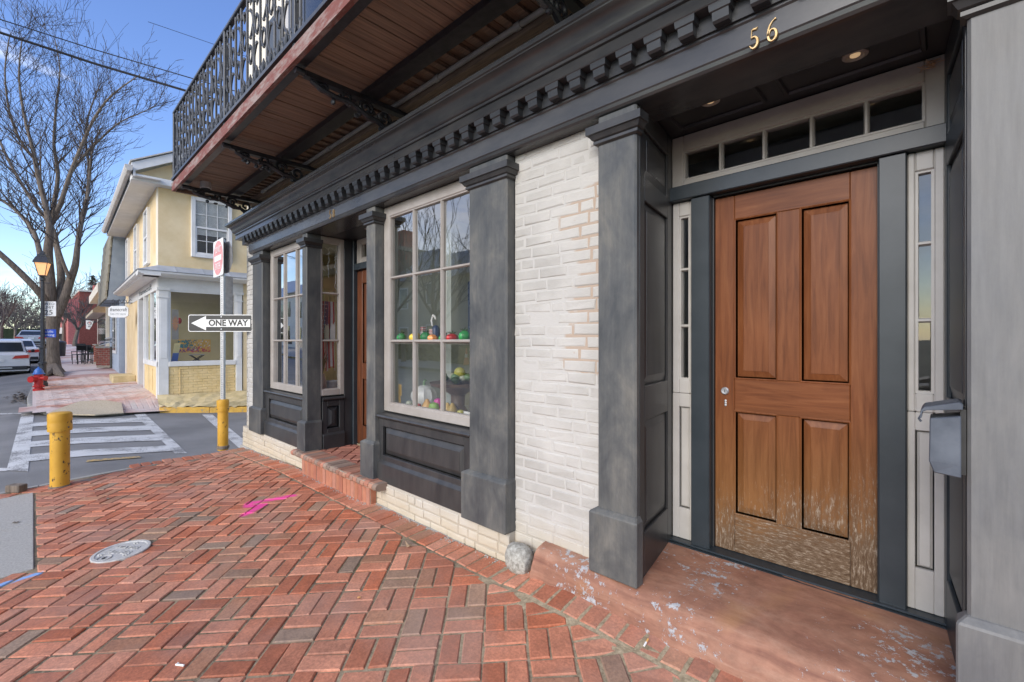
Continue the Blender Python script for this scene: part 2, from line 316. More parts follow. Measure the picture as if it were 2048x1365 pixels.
# ------------------------------------------------------------------ mesh helpers
ORG = {}
class MB:
    """collects shapes; frame = (ox, oy, angle): local x along the angle, local y to its left"""
    def __init__(s, frame=None):
        s.v, s.f, s.c, s.fr = [], [], [], frame
    def tr(s, p):
        if not s.fr: return tuple(p)
        ox, oy, a = s.fr; c, d = math.cos(a), math.sin(a)
        return (ox + p[0] * c - p[1] * d, oy + p[0] * d + p[1] * c, p[2])
    def add(s, vs, fs, col=None):
        o = len(s.v); s.v += [s.tr(p) for p in vs]; s.f += [tuple(i + o for i in f) for f in fs]
        s.c += [col or (1, 1, 1)] * len(fs); return s
    def box(s, x0, x1, y0, y1, z0, z1, col=None):
        x0, x1 = min(x0, x1), max(x0, x1); y0, y1 = min(y0, y1), max(y0, y1); z0, z1 = min(z0, z1), max(z0, z1)
        v = [(x, y, z) for z in (z0, z1) for x, y in ((x0, y0), (x1, y0), (x1, y1), (x0, y1))]
        return s.add(v, [(3, 2, 1, 0), (4, 5, 6, 7), (0, 1, 5, 4), (1, 2, 6, 5), (2, 3, 7, 6), (3, 0, 4, 7)], col)
    def quad(s, a, b, c, d): return s.add([a, b, c, d], [(0, 1, 2, 3)])
    def poly(s, pts): return s.add(pts, [tuple(range(len(pts)))])
    def prism(s, prof, x0, x1):     # (y, z) profile run along x
        n = len(prof); v = [(x0, *p) for p in prof] + [(x1, *p) for p in prof]
        return s.add(v, [tuple(range(n - 1, -1, -1)), tuple(range(n, 2 * n))] + [(i, (i + 1) % n, n + (i + 1) % n, n + i) for i in range(n)])
    def loft(s, rings, cap=True):
        n = len(rings[0]); v = [p for r in rings for p in r]; f = []
        for k in range(len(rings) - 1):
            for i in range(n): f.append((k * n + i, k * n + (i + 1) % n, (k + 1) * n + (i + 1) % n, (k + 1) * n + i))
        if cap: f += [tuple(range(n - 1, -1, -1)), tuple(range((len(rings) - 1) * n, len(rings) * n))]
        return s.add(v, f)
    def slab(s, pts, dz):           # polygon of 3D points given a thickness downwards
        n = len(pts); v = [tuple(p) for p in pts] + [(p[0], p[1], p[2] - dz) for p in pts]
        return s.add(v, [tuple(range(n)), tuple(range(2 * n - 1, n - 1, -1))] + [(i, n + i, n + (i + 1) % n, (i + 1) % n) for i in range(n)])
    def tube(s, pts, r, n=6, cap=True):
        pts = [Vector(p) for p in pts]; rr = r if isinstance(r, (list, tuple)) else [r] * len(pts)
        rings = []; ref = None
        for i, p in enumerate(pts):
            d = (pts[min(i + 1, len(pts) - 1)] - pts[max(i - 1, 0)])
            d = d.normalized() if d.length > 1e-9 else Vector((0, 0, 1))
            if ref is None: ref = Vector((0, 0, 1)) if abs(d.z) < .9 else Vector((1, 0, 0))
            a = d.cross(ref)
            if a.length < 1e-6: a = d.cross(Vector((0, 1, 0)))
            a.normalize(); b = d.cross(a); ref = a.cross(d)
            rings.append([tuple(p + (a * math.cos(2 * math.pi * k / n) + b * math.sin(2 * math.pi * k / n)) * rr[i]) for k in range(n)])
        return s.loft(rings, cap)
    def lathe(s, prof, c, n=16):
        return s.loft([[(c[0] + r * math.cos(2 * math.pi * k / n), c[1] + r * math.sin(2 * math.pi * k / n), c[2] + z) for k in range(n)] for r, z in prof])
    def ball(s, c, rx, ry=None, rz=None, n=12, m=8):
        ry = ry or rx; rz = rz or rx
        return s.loft([[(c[0] + rx * math.sin(math.pi * j / m) * math.cos(2 * math.pi * k / n), c[1] + ry * math.sin(math.pi * j / m) * math.sin(2 * math.pi * k / n), c[2] - rz * math.cos(math.pi * j / m)) for k in range(n)] for j in [.12] + list(range(1, m)) + [m - .12]])
    def raised(s, x0, x1, z0, z1, y, inset=.035, dep=.014, lip=.008):   # raised-and-fielded panel, facing -y
        q = lambda e, yy: [(x0 + e, yy, z0 + e), (x1 - e, yy, z0 + e), (x1 - e, yy, z1 - e), (x0 + e, yy, z1 - e)]
        r = [q(0, y + dep), q(lip, y + dep), q(inset, y + .002), q(inset + .001, y)]
        return s.loft(r[:1] + r[1:], True)
    def build(s, name, mat, parent=None, bevel=0, smooth=False, segs=1, **props):
        me = bpy.data.meshes.new(name)
        o = ORG.get(parent.name, Vector()) if parent else Vector()
        me.from_pydata([(x - o.x, y - o.y, z - o.z) for x, y, z in s.v], [], s.f); me.update()
        if any(c != (1, 1, 1) for c in s.c):
            at_ = me.color_attributes.new('tint', 'FLOAT_COLOR', 'CORNER'); buf = []
            for f, c in zip(s.f, s.c): buf += [c[0], c[1], c[2], 1.0] * len(f)
            at_.data.foreach_set('color', buf)
        ob = bpy.data.objects.new(name, me); C.objects.link(ob)
        if mat: me.materials.append(get(mat))
        if smooth:
            me.polygons.foreach_set('use_smooth', [True] * len(me.polygons))
            me.set_sharp_from_angle(angle=R(38))
        if bevel:
            b = ob.modifiers.new('bevel', 'BEVEL'); b.width = bevel; b.segments = segs; b.limit_method = 'ANGLE'; b.angle_limit = R(40)
        if parent: ob.parent = parent; ORG[ob.name] = o
        else: ORG[ob.name] = Vector()
        for a, b in props.items(): ob[a] = b
        return ob
def thing(name, label, cat, loc, group=None):
    o = bpy.data.objects.new(name, None); C.objects.link(o); o.location = loc; o.empty_display_size = .2
    o['label'] = label; o['category'] = cat
    if group: o['group'] = group
    ORG[o.name] = Vector(loc); return o
def tag(o, label, cat, group=None):
    o['label'] = label; o['category'] = cat
    if group: o['group'] = group
    return o
def text_mesh(name, s, size, mat, parent, loc, xdir, zdir, depth=.002, align='CENTER', width=None, shear=0, bold=0, **props):
    """flat lettering standing at loc, reading along xdir"""
    cu = bpy.data.curves.new('lettering', 'FONT'); cu.body = s; cu.size = size; cu.align_x = align; cu.align_y = 'CENTER'; cu.extrude = depth; cu.resolution_u = 3; cu.shear = shear; cu.offset = bold
    tmp = bpy.data.objects.new('lettering', cu); C.objects.link(tmp)
    bpy.context.view_layer.update()
    me = bpy.data.meshes.new_from_object(tmp.evaluated_get(bpy.context.evaluated_depsgraph_get()))
    bpy.data.objects.remove(tmp)
    xs = [v.co.x for v in me.vertices]; k = 1
    if width and xs: k = width / (max(xs) - min(xs))
    X, Z = Vector(xdir).normalized(), Vector(zdir).normalized(); N = X.cross(Z); o = ORG.get(parent.name, Vector()) if parent else Vector()
    for v in me.vertices: v.co = Vector(loc) + X * v.co.x * k + Z * v.co.y + N * v.co.z - o
    me.materials.clear(); me.materials.append(get(mat)); me.name = name
    ob = bpy.data.objects.new(name, me); C.objects.link(ob)
    if parent: ob.parent = parent; ORG[ob.name] = o
    for a, b in props.items(): ob[a] = b
    return ob
def sheet(name, mat, f, us, vs_, keep=None, skirt=0, **props):
    m = MB(); idx = {}
    for i, u in enumerate(us):
        for j, v in enumerate(vs_): idx[i, j] = len(m.v); m.v.append((u, v, f(u, v)))
    for i in range(len(us) - 1):
        for j in range(len(vs_) - 1):
            if keep and not keep((us[i] + us[i + 1]) / 2, (vs_[j] + vs_[j + 1]) / 2): continue
            q = (idx[i, j], idx[i + 1, j], idx[i + 1, j + 1], idx[i, j + 1]); m.f.append(q); m.c.append((1, 1, 1))
    return m.build(name, mat, None, **props)
def frange(a, b, n): return [a + (b - a) * i / n for i in range(n + 1)]
def smat(o, m): o.data.materials.clear(); o.data.materials.append(get(m)); return o

# ================================================================== GROUND
us_r = frange(-120, -60, 12)[:-1] + frange(-60, -14, 30)[:-1] + frange(-14, 14, 34)
vs_r = frange(-9.2, -1.4, 8)[:-1] + frange(-1.4, 3, 16)[:-1] + frange(3, 16, 10)
sheet('roadway', 'asphalt', zr, us_r, vs_r, keep=lambda u, v: v < 2.2 or -14.2 < u < -6.6, kind='structure')
MB().poly([(-500, -500, -1.2), (300, -500, -1.2), (300, 500, -1.2), (-500, 500, -1.2)]).build('ground', 'hedge', kind='structure')
sheet('opposite_pavement', 'concrete', lambda u, v: zr(u, -9) + .14, frange(-90, 14, 26), [-15, -12, -9.1], kind='structure')

pave = sheet('pavement', 'sand', lambda u, v: zs(u, v) - .007, frange(-6.93, 3.2, 40), frange(-.95, 2.2, 21), kind='structure')
SLAB = [(-6.66, -1.5), (-6.66, .012), (-4.385, -.005), (-4.385, -1.5)]
PAL = [(0.451, 0.162, 0.088)] * 6 + [(0.490, 0.192, 0.110)] * 6 + [(0.509, 0.221, 0.135)] * 4 + [(0.403, 0.133, 0.068)] * 4 + [(0.394, 0.186, 0.105)] * 3 + [(0.326, 0.196, 0.126)] * 1 + [(0.269, 0.182, 0.126)] * 1 + [(0.451, 0.137, 0.064)] * 3
def clip(poly, a, b, c):            # keep a*x + b*y <= c
    out = []
    for i, p in enumerate(poly):
        q = poly[(i + 1) % len(poly)]; dp, dq = a * p[0] + b * p[1] - c, a * q[0] + b * q[1] - c
        if dp <= 0: out.append(p)
        if dp * dq < 0: t = dp / (dp - dq); out.append((p[0] + (q[0] - p[0]) * t, p[1] + (q[1] - p[1]) * t))
    return out
def area(p): return abs(sum(p[i][0] * p[(i + 1) % len(p)][1] - p[(i + 1) % len(p)][0] * p[i][1] for i in range(len(p)))) / 2
def shrink(p, d):
    cx = sum(q[0] for q in p) / len(p); cy = sum(q[1] for q in p) / len(p); n = len(p); out = []
    for i in range(n):
        a, b, c = p[i - 1], p[i], p[(i + 1) % n]
        e1 = Vector((b[0] - a[0], b[1] - a[1])); e2 = Vector((c[0] - b[0], c[1] - b[1]))
        if e1.length < 1e-5 or e2.length < 1e-5: out.append(b); continue
        e1.normalize(); e2.normalize(); n1 = Vector((-e1.y, e1.x)); n2 = Vector((-e2.y, e2.x)); m = n1 + n2
        if m.length < .2: m = Vector((cx - b[0], cy - b[1]))
        m.normalize(); k = max(m.dot(n1), .4)
        out.append((b[0] + m.x * d / k, b[1] + m.y * d / k))
    return out
def paver(mb, p, f, rng, pal=PAL, gap=.0058, lift=.0):
    if sum(p[i][0] * p[(i + 1) % len(p)][1] - p[(i + 1) % len(p)][0] * p[i][1] for i in range(len(p))) < 0: p = p[::-1]
    g = gap * rng.uniform(.45, 1.5); a = shrink(p, g); b = shrink(p, g + .0055)
    if area(b) < .0012: return False
    h = max(-.0025, min(.005, rng.gauss(0, .002))); tx, ty = [max(-.02, min(.02, rng.gauss(0, .012))) for _ in '12']; cx = sum(q[0] for q in p) / len(p); cy = sum(q[1] for q in p) / len(p)
    j = [(rng.gauss(0, .0021), rng.gauss(0, .0021)) for _ in p]
    z = lambda q: f(q[0], q[1]) + h + lift + tx * (q[0] - cx) + ty * (q[1] - cy)
    c = rng.choice(pal); k = rng.uniform(.82, 1.16); c = tuple(x * k for x in c)
    n = len(p); r0 = [(q[0], q[1], z(q) - .035) for q in a]; r1 = [(q[0] + e[0], q[1] + e[1], z(q) - .005) for q, e in zip(a, j)]; r2 = [(q[0] + e[0], q[1] + e[1], z(q)) for q, e in zip(b, j)]
    v = r0 + r1 + r2; fs = [tuple(range(2 * n, 3 * n))]
    for l in (0, n):
        for i in range(n): fs.append((l + i, l + (i + 1) % n, l + n + (i + 1) % n, l + n + i))
    mb.add(v, fs, c); return True
def project(u, v, z):
    d = -.6883 * u + .7254 * v
    if d < .2: return None
    return 1024 + 910 * (.7254 * u + .6883 * v) / d, 682.5 - 910 * (z - EYE) / d, d
def weave(cx, cy, S, i0, i1, j0, j1, inside, cuts):
    q = math.sqrt(.5); out = []
    for i in range(i0, i1):
        for j in range(j0, j1):
            for h in (0, 1):
                if (i + j) % 2 == 0: r = (i + h * .5, i + h * .5 + .5, j, j + 1)
                else: r = (i, i + 1, j + h * .5, j + h * .5 + .5)
                p = [(cx + S * q * (a + b), cy + S * q * (a - b)) for a, b in ((r[0], r[2]), (r[1], r[2]), (r[1], r[3]), (r[0], r[3]))]
                for c in cuts:
                    p = clip(p, *c)
                    if len(p) < 3: break
                if len(p) >= 3 and area(p) > .002 and inside(sum(a for a, _ in p) / len(p), sum(b for _, b in p) / len(p)): out.append(p)
    return out
CV = on(243, 1103, zs); CVR = .166
near = []
for p in weave(-2.07, 1.668, .2068, -24, 24, -30, 40, lambda u, v: not (-6.68 < u < -4.36 and v < .0), [(0, 1, 1.85), (-1, 0, 6.88), (1, 0, 2.2), (0, -1, .85)]):
    cu = sum(a for a, _ in p) / len(p); cv = sum(b for _, b in p) / len(p)
    if -6.68 < cu < -4.36 and cv < .12: 
        p = clip(p, 0, -1, -.016)
        if len(p) < 3: continue
    if math.hypot(cu - CV.x, cv - CV.y) < CVR - .01: continue
    near.append(p)
u = -6.9; k = 0
while u < 1.6:                      # soldier course along the wall
    wd = random.uniform(.098, .106); sk = .012 * math.sin(k * .7)
    near.append([(u, 1.856), (u + wd, 1.856), (u + wd + sk * .3, 2.05), (u + sk * .3, 2.05)]); u += wd + .004; k += 1
def score(p):
    c = (sum(a for a, _ in p) / len(p), sum(b for _, b in p) / len(p)); s = project(*c, zs(*c))
    if not s or not (-20 < s[0] < 2068 and s[1] < 1390): return 0
    return area(p) / s[2] ** 3
near.sort(key=score, reverse=True); rng = random.Random(3); rest = MB()
for i, p in enumerate(near):
    if i < 300:
        m = MB()
        if paver(m, p, zs, rng): m.build('brick', 'paver', pave)
    else: paver(rest, p, zs, rng)
rest.build('distant_bricks', 'paver', pave, kind='stuff')
# edge of the pavement at the side street
m = MB(); rng = random.Random(8); v = -.95
while v < 2.05:
    if v < .75: m.slab([(-7.13, v, zs(-7.1, v) - .035), (-6.9, v, zs(-6.9, v) + .0), (-6.9, v + .49, zs(-6.9, v + .5)), (-7.13, v + .49, zs(-7.1, v + .5) - .035)], .16); v += .5
    else: v += .5
m.build('ramp_kerb', 'kerb_stone', None, kind='structure')
m = MB(); v = .80
MB().slab([(-7.13, .78, zs(-7, .78) - .03), (-6.88, .78, zs(-6.88, .78) - .03), (-6.88, 2.12, zs(-6.88, 2.12) - .03), (-7.13, 2.12, zs(-7.1, 2.12) - .03)], .2).build('kerb_bed', 'sand', None, kind='structure')
while v < 2.1:
    paver(m, [(-7.13, v), (-6.9, v), (-6.9, v + .1), (-7.13, v + .1)], lambda a, b: zs(a, b) - .004, rng); v += .104
m.build('kerb_bricks', 'paver', pave, kind='stuff')
m = MB()
for a, b in ((-6.655, -5.5), (-5.492, -4.39)):
    m.slab([(a, -1.5, zs(a, -1.5)), (b, -1.5, zs(b, -1.5)), (b, .008, zs(b, 0) + .003), (a, .008, zs(a, 0) + .003)], .12)
m.build('concrete_slab', 'concrete', None, bevel=.006, kind='structure')

# crosswalk and road markings
def marking(name, pts, mat='road_paint', lift=.005):
    q = [on(x, y, zr) for x, y in pts]; m = MB(); n = 8
    for i in range(n):
        def L(t, s): 
            a = q[0].lerp(q[1], t); b = q[3].lerp(q[2], t); return a.lerp(b, s)
        for s in range(4):
            cs = [L(i / n, s / 4), L((i + 1) / n, s / 4), L((i + 1) / n, (s + 1) / 4), L(i / n, (s + 1) / 4)]
            m.quad(*[(c.x, c.y, zr(c.x, c.y) + lift) for c in cs])
    return m.build(name, mat, None, kind='structure')
marking('crosswalk_line', [(43, 829), (68, 829), (56, 944), (13, 942)])
marking('crosswalk_line', [(267, 828), (290, 828), (374, 907), (350, 908)])
for a, b, c, d in (((60, 847), (284, 836), (290, 845), (58, 855)), ((58, 864), (303, 852), (309, 861), (57, 874)), ((57, 885), (318, 870), (330, 882), (54, 896)), ((53, 911), (344, 892), (352, 903), (50, 925))):
    marking('crosswalk_bar', [a, b, c, d], lift=.009)
marking('edge_line', [(-40, 829), (43, 827), (43, 829), (-40, 831)])
marking('edge_line', [(-40, 938), (14, 937), (14, 943), (-40, 944)])
marking('stop_line', [(404, 830), (425, 830), (520, 906), (490, 908)])
marking('worn_kerb_mark', [(175, 922), (277, 914), (283, 917), (172, 926)], 'yellow_road_paint', .012)

# pavement beyond the side street
FK = [(-13.35, -.3), (-13.1, .2), (-13.0, .7), (-13.1, 1.2), (-13.35, 2.0)]
def keep_f(u, v): return u < -12.95 - max(0, .8 - v) * 1.0 and v > -.15 + .032 * (-13 - u)
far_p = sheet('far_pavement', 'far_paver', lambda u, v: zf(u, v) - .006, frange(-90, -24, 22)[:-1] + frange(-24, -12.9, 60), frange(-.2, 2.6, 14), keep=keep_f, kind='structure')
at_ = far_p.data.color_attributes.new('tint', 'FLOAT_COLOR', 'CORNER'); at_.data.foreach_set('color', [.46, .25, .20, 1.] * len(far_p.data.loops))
m = MB(); rng = random.Random(5)
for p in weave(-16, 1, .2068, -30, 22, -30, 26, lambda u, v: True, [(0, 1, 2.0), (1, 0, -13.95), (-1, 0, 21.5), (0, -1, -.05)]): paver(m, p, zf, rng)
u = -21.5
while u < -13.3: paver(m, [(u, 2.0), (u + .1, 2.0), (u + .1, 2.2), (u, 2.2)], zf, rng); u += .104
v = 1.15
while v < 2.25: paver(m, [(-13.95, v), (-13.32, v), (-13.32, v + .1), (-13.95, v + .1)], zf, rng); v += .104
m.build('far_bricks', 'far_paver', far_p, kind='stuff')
g = on
m = MB(); rp = [(97, 826), (140, 829), (190, 830), (247, 826), (243, 806), (210, 801), (160, 803), (128, 814)]
m.slab([(q.x, q.y, q.z + .004) for q in [on(x, y, lambda a, b: zf(a, b) + .012) for x, y in rp]][::-1], .02); m.build('gravel_ramp', 'tan_gravel', None, kind='structure')
def kerb_line(name, pts, mat, wd=.16, top=.0):
    m = MB()
    for (ax, ay, az), (bx, by, bz) in zip(pts, pts[1:]):
        L = math.hypot(bx - ax, by - ay); nx, ny = -(by - ay) / L * wd, (bx - ax) / L * wd
        m.slab([(ax, ay, az), (bx, by, bz), (bx + nx, by + ny, bz), (ax + nx, ay + ny, az)], .35)
    return m.build(name, mat, None, bevel=.015, kind='structure')
c0 = [on(x, y, lambda a, b: zr(a, b) + h) for x, y, h in ((318, 814, .06), (247, 826, .05), (190, 830, .03), (130, 829, .03), (88, 824, .06), (55, 808, .1), (54, 795, .1), (62, 778, .12), (72, 752, .14), (95, 725, .14))]
kerb_line('far_kerb', [(q.x, q.y, q.z) for q in c0], 'kerb_stone', -.2)
c1 = [on(x, y, lambda a, b: zr(a, b) + .13) for x, y in ((318, 815), (420, 815), (505, 814))]
kerb_line('yellow_kerb', [(q.x, q.y, q.z) for q in c1], 'kerb_yellow', .17)
# leaf litter in the gutter
m = MB(); rng = random.Random(2)
for _ in range(130):
    px, py = rng.gauss(44, 13), rng.gauss(797, 5); q = on(px, py, zr); s = rng.uniform(.02, .06); a = rng.uniform(0, 6)
    m.quad((q.x - s, q.y - s * .4, q.z + rng.uniform(.01, .03)), (q.x + s * .3, q.y - s, q.z + .012), (q.x + s, q.y + s * .3, q.z + rng.uniform(.01, .05)), (q.x - s * .2, q.y + s, q.z + .015))
m.build('gutter_leaves', 'bark', None, kind='stuff')

# ================================================================== CORNER SHOP
B = thing('corner_shop', 'white brick corner shop with dark panelled front, iron balcony and two doorways', 'building', (-3.5, 2.3, 0))
def P_(mb, name, mat, parent=None, **k): return mb.build(name, mat, parent or B, **k)

# walls
up = MB(); up.box(-7.26, 6, 2.125, 12, 2.885, 9.5); P_(up, 'upper_wall', 'cream_wall')
sw = MB(); sw.box(-7.26, -7.12, 2.4, 12, -.7, 2.88); P_(sw, 'side_wall', 'white_brick')
P_(MB().box(-7.12, -4.98, 3.3, 3.4, .1, 2.88).box(-4.97, -1.85, 3.15, 3.25, .1, 2.88), 'back_wall', 'shop_wall')
P_(MB().box(-1.85, -1.75, 2.42, 4.7, .1, 2.88), 'party_wall', 'shop_wall')
P_(MB().box(-7.12, -1.85, 2.5, 4.7, 2.84, 2.88), 'shop_ceiling', 'far_white')
P_(MB().box(-7.12, -1.85, 2.62, 4.7, .18, .28), 'shop_floor', 'shop_floor')
for a, b in ((-7.1, -5.1), (-3.55, -1.87)): P_(MB().box(a, b, 2.19, 2.78, .80, .885), 'display_shelf', 'white_shelf')
P_(MB().box(-3.52, -1.9, 2.19, 2.235, 1.455, 1.47), 'glass_shelf', 'pale_greige')
P_(MB().box(-3.20, -3.10, 2.50, 2.58, .885, 2.84), 'mint_post', 'mint_paint')
P_(MB().box(-7.1, -7.04, 2.2, 4.7, .28, 2.84), 'inner_side_wall', 'shop_wall'); P_(MB().box(-3.597, -3.585, 2.2, 2.30, .88, 2.70).box(-3.597, -3.585, 2.301, 3.15, .28, 2.70), 'porch_lining', 'mint_paint'); P_(MB().box(-5.16, -5.143, 2.50, 3.3, .28, 2.70), 'porch_lining', 'shop_wall')

BR = random.Random(11)
def wall_brick(mb, x0, x1, z0, z1, y, dep=.012, fr=None, tint=None):
    j = lambda s=.0022: BR.gauss(0, s); e = .008; y = y + BR.gauss(0, .0014)
    o = [(x0 + j(), z0 + j()), (x1 + j(), z0 + j()), (x1 + j(), z1 + j()), (x0 + j(), z1 + j())]
    c = ((x0 + x1) / 2, (z0 + z1) / 2)
    inn = [(p[0] + math.copysign(e, c[0] - p[0]) + j(.002), p[1] + math.copysign(e, c[1] - p[1]) + j(.002)) for p in o]
    mid = [((p[0] + q[0]) / 2, (p[1] + q[1]) / 2) for p, q in zip(o, inn)]
    r0 = [(p[0], y + dep, p[1]) for p in o]; r1 = [(p[0], y + .005, p[1]) for p in o]; rm = [(p[0], y + .0015, p[1]) for p in mid]; r2 = [(p[0], y + j(.0012), p[1]) for p in inn]
    n = 4; v = r0 + r1 + rm + r2; fs = [(15, 14, 13, 12)[::-1]]
    for l in (0, 4, 8):
        for i in range(4): fs.append((l + i, l + (i + 1) % 4, l + 4 + (i + 1) % 4, l + 4 + i))
    mb.add(v, fs, tint)
def courses(x0, x1, z0, z1, y, h, L, parent, mat, each=True, joint=.0105, headers=.12, fr=None, pal=None, f=None):
    z = z0; k = 0; m = MB(fr); n = 0
    while z < z1 - .015:
        zt = min(z + h - joint, z1); x = x0 - BR.uniform(0, L * .35) - (L / 2 if k % 2 else 0)
        while x < x1:
            ln = L * BR.uniform(.93, 1.05)
            if BR.random() < headers: ln *= .5
            a, b = max(x, x0), min(x + ln - joint, x1)
            if b - a > .03:
                if each: m = MB(fr)
                wall_brick(m, a, b, z, zt, y, tint=BR.choice(pal) if pal else None)
                if each: m.build('brick', mat, parent, smooth=False); n += 1
            x += ln
        z += h; k += 1
    if not each: m.build('bricks', mat, parent, kind='stuff')
pier = P_(MB().box(-1.985, -1.30, 2.1226, 2.42, -.2, 2.66), 'pier_wall', 'wall_mortar')
courses(-1.985, -1.33, .07, 2.655, 2.119, .0688, .207, pier, 'white_brick')
fd = P_(MB().box(-3.60, -1.985, 2.068, 2.42, -.2, .268), 'foundation', 'wall_mortar')
courses(-3.585, -1.988, .055, .262, 2.060, .069, .207, fd, 'white_brick', headers=.3)
P_(MB().box(-3.60, -1.99, 2.04, 2.075, -.2, .075), 'foundation_ledge', 'concrete', bevel=.01)
fd2 = P_(MB().box(-7.255, -5.0, 2.070, 2.42, -.5, .268), 'foundation', 'wall_mortar')
courses(-7.25, -5.02, -.012, .266, 2.062, .0695, .207, fd2, 'white_brick', headers=.3)
P_(MB().box(-7.27, -5.0, 2.03, 2.075, -.4, .004), 'foundation_ledge', 'concrete', bevel=.012)
cs = P_(MB().box(-7.255, -6.75, 2.130, 2.42, .268, 2.883), 'corner_strip', 'wall_mortar')
courses(-7.255, -6.78, .27, 2.875, 2.122, .069, .207, cs, 'white_brick', each=False)
MBs = MB((-7.262, 2.41, R(-90)))
us = P_(MB().box(-7.263, -7.255, 2.12, 2.42, -.4, 2.88), 'corner_return', 'white_brick')
P_(MB().box(-7.268, -7.262, 2.2, 2.26, 1.42, 1.56), 'stain_plate', 'far_brick')

# pilasters
def pilaster(u0, u1, mat='faded_paint', pl=None, v0=2.05, vb=2.3, cap=.055, z0=.27):
    p = P_(MB().box(u0, u1, v0, vb, z0 + .3, 2.66), 'pilaster', mat, bevel=.009)
    a, b = pl or (u0 - .035, u1 + .02)
    m = MB(); m.loft([[(a, v0 - .028, z), (b, v0 - .028, z), (b, vb, z), (a, vb, z)] for z in (z0, z0 + .315)] + [[(u0 - .002, v0 - .002, z0 + .338), (u1 + .002, v0 - .002, z0 + .338), (u1 + .002, vb, z0 + .338), (u0 - .002, vb, z0 + .338)]])
    m.build('plinth', mat, p, bevel=.005)
    m = MB(); rings = []
    for z, e in ((2.505, .004), (2.512, .016), (2.526, .016), (2.528, .010), (2.534, .022), (2.556, .036), (2.558, .046), (2.598, .046), (2.602, .004)):
        e2 = e * cap / .055; rings.append([(u0 - e2, v0 - e2, z), (u1 + e2, v0 - e2, z), (u1 + e2, vb, z), (u0 - e2, vb, z)])
    m.loft(rings); m.build('capital', 'charcoal', p)
    return p
pilaster(-6.787, -6.417, 'faded_paint', (-6.849, -6.398))
pilaster(-5.144, -5.026, 'faded_paint', (-5.215, -5.006), vb=2.215)
pilaster(-3.742, -3.598, 'greyer_paint', (-3.80, -3.575))
pilaster(-2.352, -1.992, 'greyer_paint', (-2.405, -1.980))
pilaster(-1.324, -1.102, 'greyer_paint', (-1.362, -1.084), vb=2.09)
pilaster(.054, .70, 'pale_faded_paint', (.028, .72), vb=2.09)
# architrave, dentils, cornice
ar = MB(); ar.prism([(2.30, 2.655), (2.055, 2.655), (2.04, 2.658), (2.030, 2.668), (2.026, 2.684), (2.02, 2.690), (2.02, 2.785), (2.012, 2.792), (2.012, 2.803), (2.30, 2.803)], -6.85, 1.6)
P_(ar, 'architrave', 'cornice_paint')
P_(MB().box(-7.05, 1.6, 2.000, 2.3, 2.804, 2.882), 'frieze_band', 'charcoal_dark')
PR = [(2.30, 2.880), (1.942, 2.880), (1.938, 2.884), (1.945, 2.944), (1.931, 2.947), (1.931, 2.962), (1.922, 2.966), (1.912, 2.976), (1.906, 2.992), (1.900, 3.014), (1.886, 3.036), (1.866, 3.050), (1.848, 3.056), (1.846, 3.062), (1.836, 3.066), (1.834, 3.090), (1.95, 3.102), (2.30, 3.112)]
cn = MB(); prj = [2.02 - a for a, _ in PR]
cn.loft([[(1.6, a, z) for a, z in PR], [(-7.06 - max(q, -.02), a, z) for (a, z), q in zip(PR, prj)], [(-7.06 - max(q, -.02), 2.3 if i not in (0, 17) else 2.31, z) for i, ((a, z), q) in enumerate(zip(PR, prj))]])
cornice = P_(cn, 'cornice', 'cornice_paint', smooth=True)
u = -6.86; first = None
while u < .35:
    m = MB(); m.loft([[(u + e, y0, z), (u + .074 - e, y0, z), (u + .074 - e, 2.0, z), (u + e, 2.0, z)] for e, y0, z in ((.006, 1.968, 2.806), (.004, 1.958, 2.815), (.004, 1.952, 2.848), (-.005, 1.946, 2.852), (-.007, 1.942, 2.872), (-.007, 1.942, 2.8805))])
    if first is None: first = m.build('dentil', 'charcoal_dark', cornice); u0 = u
    else:
        d = first.copy(); C.objects.link(d); d.location = (u - u0, 0, 0); d.parent = cornice
    u += .1465
P_(MB().box(-7.0, 1.6, 1.90, 2.118, 3.113, 3.128), 'cornice_flashing', 'old_joist')
for uu in frange(-6.6, .3, 9):
    P_(MB().poly([(uu, 2.09, 3.128), (uu + .05, 2.09, 3.128), (uu + .02, 2.09, 3.165)]).poly([(uu, 2.09, 3.128), (uu + .02, 2.09, 3.165), (uu + .02, 2.118, 3.165), (uu, 2.118, 3.128)]), 'flashing_clip', 'iron')

